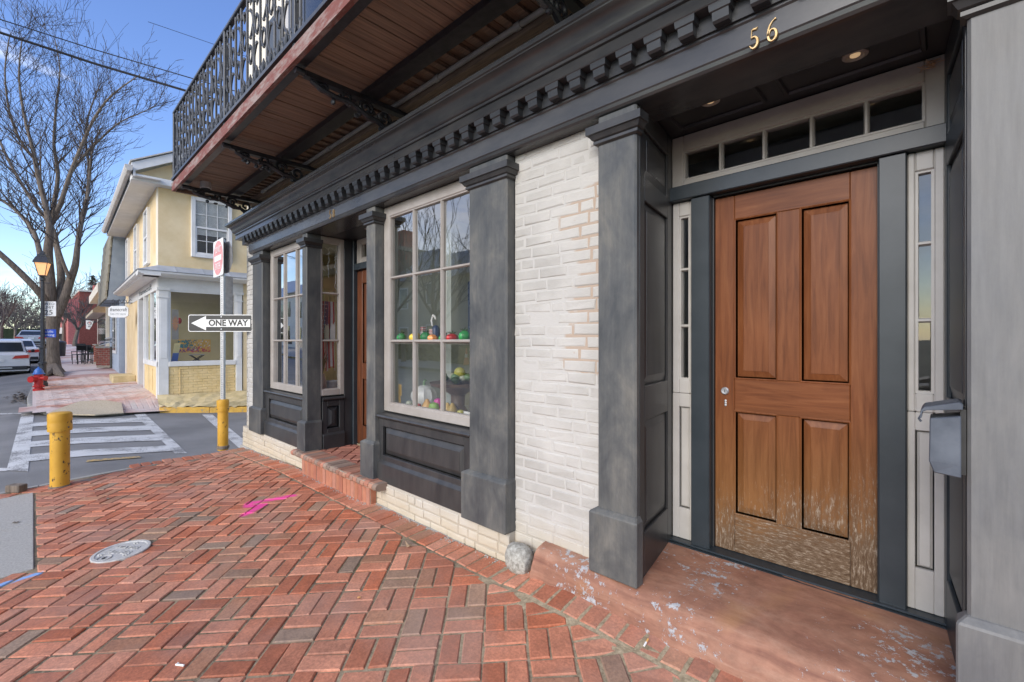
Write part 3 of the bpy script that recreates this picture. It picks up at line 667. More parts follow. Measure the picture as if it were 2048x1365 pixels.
# shop windows: local frame, facing -y
def shop_window(fr, x0, x1, z0, z1, xs, zs_, gx0, gx1, gz0, gz1, mat='greige_paint', gl='shop_glass', name='shop_window', mw=.024):
    m = MB(fr); m.box(x0, gx0, 0, .055, z0, z1); m.box(gx1, x1, 0, .055, z0, z1); m.box(gx0, gx1, 0, .055, z0, gz0); m.box(gx0, gx1, 0, .055, gz1, z1)
    W = P_(m, name, mat, bevel=.005)
    m = MB(fr); e = .010                                             # inner bead
    m.box(gx0 - .001, gx0 + e, .008, .05, gz0, gz1); m.box(gx1 - e, gx1 + .001, .008, .05, gz0, gz1); m.box(gx0 + e, gx1 - e, .008, .05, gz0 - .001, gz0 + e); m.box(gx0 + e, gx1 - e, .008, .05, gz1 - e, gz1 + .001)
    m.build('bead', mat, W)
    X = [gx0] + xs + [gx1]; Z = [gz0] + zs_ + [gz1]
    for x in xs:
        m = MB(fr); m.loft([[(x - a, y, z) for a, y in ((mw / 2, .045), (mw / 2, .022), (mw * .22, .006), (-mw * .22, .006), (-mw / 2, .022), (-mw / 2, .045))] for z in (gz0 + e, gz1 - e)]); m.build('muntin', mat, W)
    for z in zs_:
        for a, b in zip(X, X[1:]):
            m = MB(fr); m.loft([[(x, y, z + c) for c, y in ((-mw / 2, .044), (-mw / 2, .023), (-mw * .22, .0075), (mw * .22, .0075), (mw / 2, .023), (mw / 2, .044))] for x in (a + mw * .3, b - mw * .3)]); m.build('muntin', mat, W)
    for a, b in zip(X, X[1:]):
        for c, d in zip(Z, Z[1:]): 
            t = BR.gauss(0, .0016); t2 = BR.gauss(0, .0016)
            MB(fr).quad((a + .004, .030 + t, c + .004), (b - .004, .030 + t2, c + .004), (b - .004, .030 - t, d - .004), (a + .004, .030 - t2, d - .004)).build('pane', gl, W)
    return W
shop_window((0, 2.14, 0), -3.592, -2.34, .866, 2.652, [-3.155, -2.785], [1.48, 2.031], -3.508, -2.425, .935, 2.565)
shop_window((0, 2.14, 0), -6.385, -5.15, .866, 2.652, [-5.945, -5.568], [1.485, 2.02], -6.30, -5.235, .94, 2.575)
shop_window((-5.027, 2.205, R(90)), .0, .275, .866, 2.652, [], [1.485, 2.02], .015, .222, .935, 2.585)

# bulkheads below the windows
def bulkhead(fr, x0, x1, px0, px1, dark=False):
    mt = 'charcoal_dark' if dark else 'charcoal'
    b = P_(MB(fr).box(x0, x1, .03, .12, .268, .81), 'bulkhead', mt)
    MB(fr).box(x0, px0, .0, .029, .44, .808).box(px1, x1, .0, .029, .44, .808).box(px0, px1, .0, .029, .742, .808).box(px0, px1, .0, .029, .44, .495).build('panel_frame', mt, b, bevel=.004)
    MB(fr).raised(px0 + .003, px1 - .003, .498, .739, .006, .05, .022).build('raised_panel', mt, b)
    MB(fr).prism([(.1, .27), (-.022, .27), (-.022, .425), (.002, .452), (.1, .452)], x0, x1).build('base_rail', mt, b, bevel=.003)
    MB(fr).prism([(.1, .812), (-.010, .812), (-.022, .818), (-.028, .830), (-.022, .842), (-.008, .848), (.1, .858)], x0, x1).build('sill', mt, b, smooth=True)
bulkhead((0, 2.088, 0), -3.59, -2.36, -3.53, -2.45)
bulkhead((0, 2.088, 0), -6.41, -5.15, -6.30, -5.24)
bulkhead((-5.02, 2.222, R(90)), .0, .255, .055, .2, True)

# doorway of number 58
P_(MB().box(-5.14, -3.59, 2.31, 2.75, 2.656, 2.70), 'porch_ceiling', 'charcoal_dark')
P_(MB().box(-5.14, -5.028, 2.48, 2.75, .27, 2.655), 'porch_jamb', 'charcoal_dark', bevel=.006)
P_(MB().box(-3.72, -3.60, 2.30, 2.75, .27, 2.655), 'porch_jamb', 'charcoal_dark', bevel=.006)
P_(MB().box(-5.027, -4.99, 2.575, 2.68, .27, 2.655).box(-4.99, -3.73, 2.575, 2.68, 2.30, 2.375), 'door_frame', 'slate_paint', bevel=.004)
def panel_door(x0, x1, z0, z1, y, panels, mat, fr=None, name='entry_door'):
    D = P_(MB(fr).box(x0, x1, y + .02, y + .045, z0, z1), name, mat)
    xs = sorted({x0, x1} | {p[0] for p in panels} | {p[1] for p in panels}); m = MB(fr)
    pz = sorted({(p[2], p[3]) for p in panels}); px = sorted({(p[0], p[1]) for p in panels})
    m.box(x0, px[0][0], y, y + .02, z0, z1); m.box(px[-1][1], x1, y, y + .02, z0, z1); m.build('stile', mat, D, bevel=.003)
    Z = [z0] + [z for q in pz for z in q] + [z1]
    for i in range(0, len(Z), 2): MB(fr).box(px[0][0] + .0008, px[-1][1] - .0008, y, y + .02, Z[i], Z[i + 1]).build('rail', mat + '_across' if mat == 'door_wood' else mat, D, bevel=.003)
    for a, b in zip(px, px[1:]):
        for q in pz: MB(fr).box(a[1], b[0], y, y + .02, q[0] + .0008, q[1] - .0008).build('mullion', mat, D, bevel=.003)
    for p in panels:
        MB(fr).raised(p[0] + .002, p[1] - .002, p[2] + .002, p[3] - .002, y + .007, .042, .012, .010).build('door_panel', mat, D)
        m = MB(fr); a, b, c, d = p
        for q in (((a, c), (b, c)), ((b, c), (b, d)), ((b, d), (a, d)), ((a, d), (a, c))): m.tube([(q[0][0], y + .004, q[0][1]), (q[1][0], y + .004, q[1][1])], .0065, 6)
        m.build('moulding', mat, D, smooth=True)
    return D
d58 = panel_door(-4.985, -4.2, .29, 2.295, 2.62, [(-4.87, -4.66, .5, 1.05), (-4.54, -4.32, .5, 1.05), (-4.87, -4.66, 1.22, 2.15), (-4.54, -4.32, 1.22, 2.15)], 'dark_door_wood')
tr = shop_window((0, 2.60, 0), -4.96, -3.9, 2.376, 2.655, [], [], -4.87, -3.98, 2.43, 2.60, 'greige_paint', 'thin_glass', 'transom_window')
P_(MB().lathe([(.045, 0), (.05, -.004), (.05, -.010), (.03, -.014)], (-4.35, 2.42, 2.655), 16), 'recessed_light', 'pipe_grey')

# brick step of number 58
SP = [(.33, .155, .10), (.37, .19, .125), (.30, .17, .12), (.25, .17, .13), (.28, .2, .15), (.40, .17, .11)]
SR = [(.38, .15, .085), (.42, .17, .10), (.35, .13, .08), (.40, .18, .12)]
st = P_(MB().box(-5.01, -3.575, 1.998, 2.62, -.05, .252), 'brick_step', 'step_mortar')
rng = random.Random(21); u = -5.225; n = 0
while u < -3.46:
    wd = rng.uniform(.064, .070); m = MB(); c = rng.choice(SP); kk = rng.uniform(.85, 1.15); c = tuple(x * kk for x in c); z = .283 + rng.gauss(0, .002)
    prof = [(2.17, z), (1.985, z), (1.968, z - .008), (1.957, z - .022), (1.957, z - .040), (1.968, z - .054), (1.985, z - .062), (2.17, z - .062)]
    e = .004; m.loft([[(u + e, *q) for q in prof], [(u + wd - e, *q) for q in prof]]); m.c = [c] * len(m.f)
    m.build('brick', 'step_brick', st); u += wd; n += 1
P_(MB().box(-5.22, -3.465, 1.968, 2.168, .228, .276), 'nosing_mortar', 'step_mortar')
u = -5.0
while u < -3.60:
    wd = .072; m = MB(); wall_brick(m, u, min(u + wd - .009, -3.578), -.04, .218, 1.990, .012, tint=rng.choice(SR)); m.build('brick', 'step_brick', st); u += wd
m = MB((-3.574, 2.0, R(90))); wall_brick(m, 0, .06, .0, .218, .0, .012, tint=SR[0]); m.build('brick', 'step_brick', st)
for p in weave(-4.3, 2.3, .2068, -7, 7, -7, 7, lambda a, b: True, [(0, 1, 2.60), (0, -1, -2.175), (1, 0, -3.60), (-1, 0, 5.02)]):
    m = MB()
    if paver(m, p, lambda a, b: .275, rng, [(.36, .15, .10), (.40, .17, .115), (.33, .13, .09)]): m.build('brick', 'step_brick', st)

# ---------------------------------------------------------------- doorway of number 56
LF = (-1.099, 2.085, math.atan2(.565, -.088)); LL = math.hypot(.565, .088)
RF = (.002, 2.652, math.atan2(-.567, .052)); RL = math.hypot(.567, .052)
def reveal(fr, L, spans, mt):
    r = P_(MB(fr).box(0, L, .016, .08, .25, 2.70), 'door_reveal', mt)
    a, b = .07, L - .09; Z = [.26] + [z for s in spans for z in s] + [2.69]
    m = MB(fr); m.box(0, a, 0, .016, .26, 2.69).box(b, L, 0, .016, .26, 2.69)
    for i in range(0, len(Z), 2): m.box(a, b, 0, .016, Z[i], Z[i + 1])
    m.build('reveal_frame', mt, r, bevel=.003)
    for c, d in spans: MB(fr).raised(a + .002, b - .002, c + .002, d - .002, .004, .045, .011, .009).build('reveal_panel', mt, r)
reveal(LF, LL, [(.50, 1.07), (1.25, 2.20), (2.32, 2.57)], 'charcoal')
reveal(RF, RL, [(.50, 1.07), (1.25, 2.20), (2.32, 2.57)], 'slate_paint')
cl = P_(MB().box(-1.25, .1, 2.055, 2.7, 2.70, 2.74), 'entry_ceiling', 'charcoal_dark')
for a, b in ((-1.09, -.66), (-.56, -.06)):
    m = MB()
    for q in (((a, 2.16), (b, 2.16)), ((b, 2.16), (b, 2.56)), ((b, 2.56), (a, 2.56)), ((a, 2.56), (a, 2.16))): m.tube([(*q[0], 2.697), (*q[1], 2.697)], .012, 6)
    m.build('ceiling_panel', 'charcoal_dark', cl)
for q in (at(1420, 210, 2.36), at(1710, 118, 2.40)):
    L_ = P_(MB().lathe([(.040, .012), (.046, 0), (.046, -.012), (.034, -.016), (.030, -.006)], (q.x, q.y, 2.700), 20), 'recessed_light', 'pipe_grey', smooth=True)
    MB().lathe([(.012, 0), (.019, -.004), (.018, -.012), (.008, -.016)], (q.x, q.y, 2.700), 12).build('bulb', 'bulb_warm', L_, smooth=True)
sr = P_(MB().box(-1.062, -.958, 2.622, 2.72, .29, 2.304), 'door_post', 'slate_paint', bevel=.004)
sr = P_(MB().box(-.214, -.118, 2.622, 2.72, .29, 2.304), 'door_post', 'slate_paint', bevel=.004)
P_(MB().box(-1.215, .03, 2.605, 2.72, 2.306, 2.388), 'transom_bar', 'slate_paint', bevel=.005)
P_(MB().box(-1.22, .03, 2.575, 2.74, .25, .298).box(-1.22, .03, 2.60, 2.74, .2981, .308), 'door_sill', 'slate_paint', bevel=.004)
P_(MB().box(-.956, -.949, 2.668, 2.72, .31, 2.30).box(-.956, -.214, 2.668, 2.72, 2.296, 2.304).box(-.221, -.214, 2.668, 2.72, .31, 2.30), 'door_stop', 'charcoal_dark')
d56 = panel_door(-.948, -.222, .310, 2.288, 2.685, [(-.844, -.633, .52, 1.092), (-.529, -.324, .52, 1.092), (-.844, -.633, 1.272, 2.155), (-.529, -.324, 1.272, 2.155)], 'door_wood')
q = at(1450, 782, 2.684); MB((q.x, q.y, 0)).loft([[(r * math.cos(t), y, q.z + r * math.sin(t)) for t in [2 * math.pi * k / 20 for k in range(20)]] for r, y in ((.021, .001), (.021, -.006), (.016, -.010), (.011, -.0095), (.010, -.004), (.004, -.004))]).build('lock', 'steel', d56, smooth=True)
MB().box(q.x - .0018, q.x + .0018, q.y - .0062, q.y - .0045, q.z - .008, q.z + .006).build('keyhole', 'black_plastic', d56)
q = at(1451, 806, 2.684); m = MB()
for dz in (.012, 0, -.012): m.loft([[(q.x + r * math.cos(t), q.y + y, q.z + dz + r * math.sin(t)) for t in [2 * math.pi * k / 12 for k in range(12)]] for r, y in ((.0065, .001), (.0065, -.003), (.003, -.004))])
m.build('plate_screws', 'steel', d56, smooth=True)
shop_window((0, 2.65, 0), -1.188, .006, 2.389, 2.695, [-.911, -.690, -.477, -.261], [], -1.119, -.059, 2.43, 2.600, 'greige_paint', 'thin_glass', 'transom_window', .022)
for x0, x1, g0, g1 in ((-1.186, -1.063, -1.147, -1.083), (-.117, .003, -.091, -.030)):
    s_ = shop_window((0, 2.655, 0), x0, x1, 1.17, 2.304, [], [1.570, 1.905], g0, g1, 1.252, 2.220, 'pale_greige', 'thin_glass', 'sidelight', .02)
    MB((0, 2.655, 0)).box(x0, g0, 0, .05, .309, 1.169).box(g1, x1, 0, .05, .309, 1.169).box(g0, g1, 0, .05, .309, .49).box(g0, g1, 0, .05, 1.09, 1.169).build('panel_frame', 'pale_greige', s_, bevel=.003)
    MB((0, 2.655, 0)).raised(g0 + .001, g1 - .001, .491, 1.089, .010, .012, .01, .004).build('lower_panel', 'pale_greige', s_)
P_(MB().box(-1.7, 1.6, 3.6, 3.66, .2, 2.88), 'hall_wall', 'soft_grey'); P_(MB().box(-1.74, -1.70, 2.5, 3.6, .2, 2.88).box(.75, .8, 2.5, 3.6, .2, 2.88), 'hall_side', 'charcoal_dark'); P_(MB().box(-1.7, .75, 2.74, 3.6, .15, .25), 'hall_floor', 'shop_floor')
P_(MB().box(.05, 1.6, 2.10, 2.5, -.2, 2.66), 'right_wall', 'charcoal')
# worn red stone step
rng = random.Random(4); m = MB(); rings = []
for i in range(26):
    u = -1.735 + (1.785) * i / 25; e = .006 * math.sin(i * 1.9) + rng.gauss(0, .004)
    b = 1.985 + .02 * math.sin(i * .33) + e
    rings.append([(u, 2.66, .0), (u, 2.66, .299), (u, 2.30, .288 - .006 * math.sin(i * .25)), (u, 2.10, .276 + rng.gauss(0, .0015)), (u, 2.045, .264 + rng.gauss(0, .002)), (u, 2.018 + e, .236 + rng.gauss(0, .003)), (u, 2.004 + e, .20), (u, b + rng.gauss(0, .003), .165), (u, b - .012, .11), (u, b - .01, -.1)])
for i, r in enumerate(rings):
    if r[0][0] < -1.37: rings[i] = [(x, min(y, 2.20 - .01 * k_), z) for k_, (x, y, z) in enumerate(r)]
m.loft(rings); P_(m, 'stone_step', 'red_stone', smooth=True)

# house numbers
def ribbon(pts, wid, depth, u0, z0, y):
    """raised numeral from a centre line with a width at each point"""
    V = []; n = len(pts)
    for i, (a, b) in enumerate(pts):
        p, q = pts[max(i - 1, 0)], pts[min(i + 1, n - 1)]; dx, dz = q[0] - p[0], q[1] - p[1]; L = math.hypot(dx, dz) or 1; wx, wz = -dz / L * wid[i] / 2, dx / L * wid[i] / 2
        V.append([(u0 + a + wx, y, z0 + b + wz), (u0 + a + wx * .6, y - depth, z0 + b + wz * .6), (u0 + a - wx * .6, y - depth, z0 + b - wz * .6), (u0 + a - wx, y, z0 + b - wz)])
    return MB().loft(V)
def arc(cx, cz, rx, rz, a0, a1, n=14): return [(cx + rx * math.cos(R(a0 + (a1 - a0) * i / n)), cz + rz * math.sin(R(a0 + (a1 - a0) * i / n))) for i in range(n + 1)]
def numeral(ch, u0, z0, h, y, parent):
    s = h / 1.0; out = []
    if ch == '5':
        out.append(([(.17, .93), (.30, .95), (.44, .93), (.54, .98)], [.05, .12, .12, .02]))
        out.append(([(.17, .95), (.14, .52)], [.045, .045]))
        pts = [(.14, .52)] + arc(.28, .30, .25, .28, 120, -150, 16) + [(.02, .17)]; out.append((pts, [.05] + [.05 + .10 * max(0, math.sin(math.pi * i / 16)) for i in range(17)] + [.10]))
    elif ch == '6':
        pts = arc(.62, .40, .55, .60, 100, 190, 10); out.append((pts, [.10, .06] + [.05 + .012 * i for i in range(9)]))
        pts = arc(.31, .29, .235, .27, 0, 360, 24); out.append((pts, [.06 + .085 * abs(math.cos(R(15 * i))) for i in range(25)]))
    else:
        for cz, rx, rz in ((.72, .19, .22), (.26, .235, .25)): out.append((arc(.30, cz, rx, rz, 0, 360, 22), [.06 + .06 * abs(math.cos(R(360 / 22 * i))) for i in range(23)]))
    m = MB()
    for pts, wd in out:
        r = ribbon([(a * s * .72, b * s) for a, b in pts], [q * s for q in wd], .006, u0, z0, y); m.add(r.v, r.f)
    return m.build('house_number', 'brass', parent)
numeral('5', -.577, 2.667, .082, 2.0185, B); numeral('6', -.512, 2.667, .086, 2.0185, B)
numeral('5', -4.40, 2.685, .08, 2.0185, B); numeral('8', -4.325, 2.685, .08, 2.0185, B)

# ---------------------------------------------------------------- balcony
BL = P_(MB().prism([(1.235, 3.355), (1.20, 3.350), (1.195, 3.445), (1.235, 3.445)], -7.0, 1.2), 'balcony', 'peeling_red')
MB().box(-7.0, -6.965, 1.236, 2.11, 3.352, 3.445).build('end_board', 'old_joist', BL)
MB().box(-6.99, 1.2, 1.190, 1.27, 3.479, 3.506).build('edge_angle', 'iron', BL)
rng = random.Random(31); u = -6.955
while u < -.6:
    wd = rng.uniform(.088, .096); b = rng.gauss(0, .002)
    MB().box(u, u + wd - .005, 1.237, 2.105, 3.438 + b, 3.474).build('plank', 'old_plank', BL, bevel=.003); u += wd
MB().box(-6.96, 1.2, 1.237, 2.105, 3.4745, 3.478).build('deck_board', 'old_joist', BL)
MB().box(-6.96, 1.2, 1.245, 1.31, 3.378, 3.437).build('front_beam', 'iron', BL, bevel=.004)
MB().box(-6.96, 1.2, 1.775, 1.845, 3.375, 3.437).box(-6.96, 1.2, 1.755, 1.865, 3.366, 3.3745).build('middle_beam', 'iron', BL)
MB().box(-6.96, 1.2, 2.055, 2.118, 3.345, 3.437).build('wall_ledger', 'old_joist', BL)
u = -6.9
while u < -.6: MB().box(u, u + .05, 1.866, 2.054, 3.416, 3.4375).build('short_joist', 'old_joist', BL); u += .13
cd = P_(MB().tube([(-6.35, 2.03, 3.392), (1.2, 2.03, 3.392)], .019, 10), 'conduit', 'pipe_grey', smooth=True)
for uu in (-6.30, -5.55, -4.45, -3.6, -2.7, -1.9): MB().tube([(uu, 2.03, 3.392), (uu + .05, 2.03, 3.392)], .025, 10).build('conduit_coupling', 'pipe_grey', cd, smooth=True)
def spiral(cu, cv, cz, r, a0, a1, k=.25, n=16): return [(cu, cv + r * (k + (1 - k) * (1 - i / n)) * math.cos(R(a0 + (a1 - a0) * i / n)), cz + r * (k + (1 - k) * (1 - i / n)) * math.sin(R(a0 + (a1 - a0) * i / n))) for i in range(n + 1)]
def bracket(u):
    m = MB(); m.box(u - .028, u + .028, 1.30, 2.118, 3.312, 3.350); m.tube([(u, 1.236, 3.338), (u, 1.33, 3.338)], .024, 10)
    m.tube([(u, 1.34, 3.30), (u, 1.42, 3.27), (u, 1.52, 3.255), (u, 1.62, 3.26), (u, 1.70, 3.235), (u, 1.78, 3.20), (u, 1.86, 3.20), (u, 1.92, 3.165), (u, 1.99, 3.13), (u, 2.06, 3.14)], [.014, .02, .022, .018, .02, .024, .02, .024, .022, .02], 7)
    m.tube(spiral(u, 1.42, 3.285, .045, 0, 500), .012, 6); m.tube(spiral(u, 1.60, 3.29, .05, 180, 700), .013, 6); m.tube(spiral(u, 1.76, 3.265, .06, 0, 480), .014, 6)
    m.tube(spiral(u, 1.92, 3.24, .07, 180, 640), .015, 6); m.tube(spiral(u, 2.05, 3.20, .06, 90, 600), .015, 6)
    rr = random.Random(int(-u * 100))
    for _ in range(26):
        t = rr.random(); v = 1.40 + .68 * t; z = 3.30 - .02 - rr.random() * (.05 + .12 * t)
        m.ball((u + rr.gauss(0, .012), v, z), rr.uniform(.010, .022), rr.uniform(.014, .030), rr.uniform(.012, .024), 6, 4)
    for dv in (1.98, 2.04, 2.09): m.tube([(u, dv, 3.17), (u + .012, dv + .012, 3.11), (u, dv, 3.07)], [.012, .018, .004], 6)
    return m.build('bracket', 'iron', BL, smooth=True)
for uu in (-6.63, -4.945, -3.216, -1.475): bracket(uu)
q = at(392, 360, 1.40)
MB().lathe([(.055, .075), (.058, .03), (.062, 0), (.050, -.004)], (-6.60, 1.47, 3.362), 18).build('balcony_lamp', 'table_top', BL, smooth=True)
MB().lathe([(.049, .0), (.046, -.010), (.02, -.012)], (-6.60, 1.47, 3.356), 18).build('balcony_lamp_lens', 'iron', BL, smooth=True)
# railing
ZB, ZT, VR = 3.515, 4.33, 1.225
MB().box(-6.99, 1.2, VR - .022, VR + .022, ZT - .02, ZT + .012).build('top_rail', 'iron_blue', BL, bevel=.006)
MB().box(-6.99, 1.2, VR - .012, VR + .012, ZB, ZB + .018).build('bottom_rail', 'iron_blue', BL)
MB().box(-6.99, -6.955, VR + .02, 2.11, ZT - .02, ZT + .012).box(-6.985, -6.96, VR + .02, 2.11, ZB, ZB + .018).build('end_rail', 'iron_blue', BL)
for uu in (-6.97, -4.79, -3.17, -1.5): MB().box(uu - .02, uu + .02, VR - .02, VR + .02, 3.45, ZT).build('rail_post', 'iron_blue', BL, bevel=.004)
def ornament(fr, x0, x1, kind):
    c = (x0 + x1) / 2; h = (x1 - x0) / 2 * .86
    fin = lambda m, n: m.build(n, 'iron_blue', BL, smooth=True)
    def leafy(z, s, up=1):
        m = MB(fr); m.tube([(c, 0, z), (c + .004, 0, z + .05 * s * up), (c - .003, 0, z + .10 * s * up)], [.014 * s, .016 * s, .004], 6)
        for sg in (-1, 1):
            m.tube([(c, 0, z), (c + sg * h * .5, -.004, z + .045 * s * up), (c + sg * h * .85, 0, z + .03 * s * up), (c + sg * h * .8, 0, z - .01 * up)], [.014 * s, .015 * s, .013 * s, .006], 6)
        fin(m, 'iron_leaf')
    def ring(z, rx, rz):
        m = MB(fr); m.tube([(c + rx * math.cos(2 * math.pi * k / 14), 0, z + rz * math.sin(2 * math.pi * k / 14)) for k in range(15)], .0085, 6)
        m.ball((c, 0, z - rz), .014, .012, .02, 6, 4); m.ball((c, 0, z + rz), .014, .012, .02, 6, 4)
        for sg in (-1, 1): m.tube([(c + sg * rx, 0, z), (c + sg * h * 1.1, 0, z + .02)], [.009, .014], 6)
        fin(m, 'iron_ring')
    def scroll(z, s):
        m = MB(fr); pts = [(c + s * h * .9 * math.sin(t * 3.1), 0, z + .11 * (t - .5) * 2) for t in [k / 10 for k in range(11)]]
        m.tube(pts, .0085, 6); m.ball(pts[0], .014, .012, .017, 6, 4); m.ball(pts[-1], .014, .012, .017, 6, 4); fin(m, 'iron_scroll')
    if kind == 0: leafy(ZB + .03, 1.1); ring(ZB + .30, h * .62, .065); scroll(ZB + .55, 1); leafy(ZT - .03, .8, -1)
    else: leafy(ZB + .03, 1.2); scroll(ZB + .22, -1); ring(ZB + .48, h * .62, .07); leafy(ZT - .10, .9, -1)
u = -6.97; k = 0; xs = []
while u < -3.0: xs.append(u); u += .155
def bar(x, y, name='baluster'): 
    m = MB(); m.tube([(x, y, ZB), (x, y, ZT - .02)], .0105, 6)
    for z in (ZB + .1, ZB + .42, ZT - .12): m.ball((x, y, z), .014, .014, .016, 6, 4)
    return m.build(name, 'iron_blue', BL, smooth=True)
b0 = bar(xs[0] + .155, VR)
for x in xs[2:]:
    b = b0.copy(); C.objects.link(b); b.parent = BL; b.location = (x - xs[1], 0, 0)
for i, (a, b) in enumerate(zip(xs, xs[1:])): ornament((0, VR, 0), a, b, i % 2)
for i, y in enumerate(frange(VR + .15, 2.0, 5)): bar(-6.972, y)
for i in range(5): ornament((-6.972, VR, R(90)), .15 * i + .03, .15 * i + .16, i % 2)
# upper window behind the railing
wu = P_(MB().box(-5.72, -4.5, 2.085, 2.12, 3.48, 5.6), 'upper_window', 'pale_greige', bevel=.005)
MB().box(-5.60, -4.62, 2.075, 2.084, 3.55, 5.5).build('upper_sash', 'slate_paint', wu)
for a, b in ((-5.55, -5.13), (-5.09, -4.67)): MB().quad((a, 2.07, 3.6), (b, 2.07, 3.6), (b, 2.07, 5.45), (a, 2.07, 5.45)).build('pane', 'car_glass', wu)
for a in (-6.35, -4.42): MB().box(a, a + .5, 2.07, 2.11, 3.5, 5.55).build('shutter', 'slate_paint', wu, bevel=.004)

# grit washed up against the foot of the wall
m = MB(); rng = random.Random(55)
for _ in range(900):
    u = rng.uniform(-7.0, -1.72); v = 2.045 - abs(rng.gauss(0, .022)) - (.05 if -5.05 < u < -3.56 else 0); z = zs(u, v); e = rng.uniform(.002, .007)
    m.add([(u - e, v - e, z - .004), (u + e, v - e * .5, z - .004), (u, v + e, z - .004), (u + rng.uniform(-e, e), v, z + e * 1.1)], [(0, 1, 3), (1, 2, 3), (2, 0, 3)])
m.build('wall_grit', 'kerb_stone', None, kind='stuff')

# ================================================================== THINGS NEAR THE SHOP
def bollard(name, label, q, r, h, rc, group):
    t = thing(name, label, 'bollard', (q.x, q.y, q.z), group)
    MB().lathe([(r * 1.0, -.05), (r, h * .8), (r * .98, h * .82)], q, 28).build('pipe', 'bollard_yellow', t, smooth=True)
    MB().lathe([(r, h * .745), (rc * .99, h * .75), (rc, h * .765), (rc, h * .845), (rc * .985, h * .855), (rc * .985, h * .875), (rc, h * .885), (rc, h * .965), (rc * .97, h * .985), (rc * .8, h * .998), (rc * .4, h * 1.004), (.004, h * 1.005)], q, 28).build('cap', 'bollard_yellow', t, smooth=True)
    m = MB()
    for k in range(3): a = 1.2 + k * 2.1; m.ball((q.x + rc * math.cos(a - 2.6), q.y + rc * math.sin(a - 2.6), q.z + h * .80), .009, .009, .009, 6, 4)
    m.build('cap_screw', 'iron', t)
    MB().lathe([(r + .012, -.03), (r + .012, .006), (r + .002, .014)], q, 28).build('base_collar', 'bark', t)
    return t
q = on(120, 973, zs); bollard('bollard', 'scuffed yellow pipe bollard with a pale bleached cap standing alone near the crosswalk', (lambda p: Vector((p.x, p.y, zs(p.x, p.y))))(q), .077, .775, .096, 'yellow pipe bollards')
q2 = on(446, 893, lambda a, b: zs(a, b)); Q = Vector((q2.x, q2.y, q2.z)); bollard('bollard', 'yellow pipe bollard with the sign post growing out of its cap', Q, .066, .665, .076, 'yellow pipe bollards')
# sign post: perforated square tube
XD, ZD = Vector((.7254, .6883, 0)), Vector((0, 0, 1)); ND = Vector((.6883, -.7254, 0))      # across and towards the street corner
T = thing('sign_post', 'perforated grey metal post carrying the traffic signs out of the yellow bollard', 'sign post', (Q.x, Q.y, Q.z + .66))
dQ = -.6883 * Q.x + .7254 * Q.y; zt = EYE + (682.5 - 479) / 910 * dQ
F0 = (Q.x, Q.y, math.atan2(.6883, .7254))
MB(F0).box(-.024, .024, -.024, .024, Q.z + .64, zt).build('square_tube', 'galvanised', T, bevel=.003)
m = MB(F0); z = Q.z + .70
while z < zt - .03:
    m.lathe([(.0001, 0), (.0001, .0001)], (0, 0, -9), 3) if False else m.add([(.0065 * math.cos(2 * math.pi * k / 8), -.0247, z + .0065 * math.sin(2 * math.pi * k / 8)) for k in range(8)], [tuple(range(8))]); z += .0254
m.build('post_hole', 'sign_black', T, kind='stuff')
z0, z1 = EYE + (682.5 - 664) / 910 * dQ, EYE + (682.5 - 630) / 910 * dQ; zc = (z0 + z1) / 2; hh = (z1 - z0) / 2
def plate(mb, fr_w, fr_h, y0, y1, zc, cx=0, rad=.03, n=5):
    pts = []
    for sx, sz, a0 in ((1, -1, -90), (1, 1, 0), (-1, 1, 90), (-1, -1, 180)):
        for k in range(n + 1): a = R(a0 + 90 * k / n); pts.append((cx + sx * (fr_w - rad) + rad * math.cos(a), zc + sz * (fr_h - rad) + rad * math.sin(a)))
    mb.loft([[(a, y, b) for a, b in pts] for y in (y1, y0)])
T = thing('one_way_sign', 'black and white ONE WAY sign with an arrow pointing left', 'traffic sign', (Q.x, Q.y, zc))
m = MB(F0); plate(m, .47, hh, -.031, -.027, zc); m.build('sign_plate', 'sign_white', T)
m = MB(F0); plate(m, .460, hh - .010, -.033, -.0312, zc, rad=.022); m.build('black_field', 'sign_black', T)
m = MB(F0); s = .47 / 65.0; A = [(-59, 0), (-30, .85), (-30, .44), (56, .44), (56, -.44), (-30, -.44), (-30, -.85)]
pa = [(a * s, b * hh) for a, b in A]; m.loft([[(a, y, zc + b) for a, b in pa][::-1] for y in (-.0332, -.0345)]); m.build('arrow', 'sign_white', T)
text_mesh('lettering', 'ONE WAY', .118, 'sign_black', T, Vector((Q.x, Q.y, zc)) + XD * .095 + ND * .0352, XD, ZD, .0006, width=.56, bold=.004)
m = MB(F0)
for dz in (-hh * .72, hh * .72): m.lathe([(.001, 0)], (0, 0, 0), 3) if False else m.ball((0, -.036, zc + dz), .012, .005, .012, 8, 5)
m.build('bolt', 'steel', T)
# do not enter: seen almost edge on
za, zb = EYE + (682.5 - 552) / 910 * dQ, EYE + (682.5 - 479) / 910 * dQ
AN = R(-.5); F1 = (Q.x - .10, Q.y - .03, AN)
T = thing('do_not_enter_sign', 'faded red and white DO NOT ENTER sign turned sideways atop the post', 'traffic sign', (F1[0], F1[1], (za + zb) / 2))
c_ = (za + zb) / 2; hs = (zb - za) / 2
m = MB(F1); plate(m, hs, hs, -.006, 0, c_); m.build('sign_plate', 'sign_white', T)
m = MB(F1); m.loft([[(hs * .94 * math.cos(2 * math.pi * k / 32), y, c_ + hs * .94 * math.sin(2 * math.pi * k / 32)) for k in range(32)][::-1] for y in (-.0062, -.0075)]); m.build('red_disc', 'faded_red', T)
m = MB(F1); m.box(-hs * .7, hs * .7, -.0095, -.0077, c_ - hs * .16, c_ + hs * .14); m.build('white_bar', 'sign_white', T)
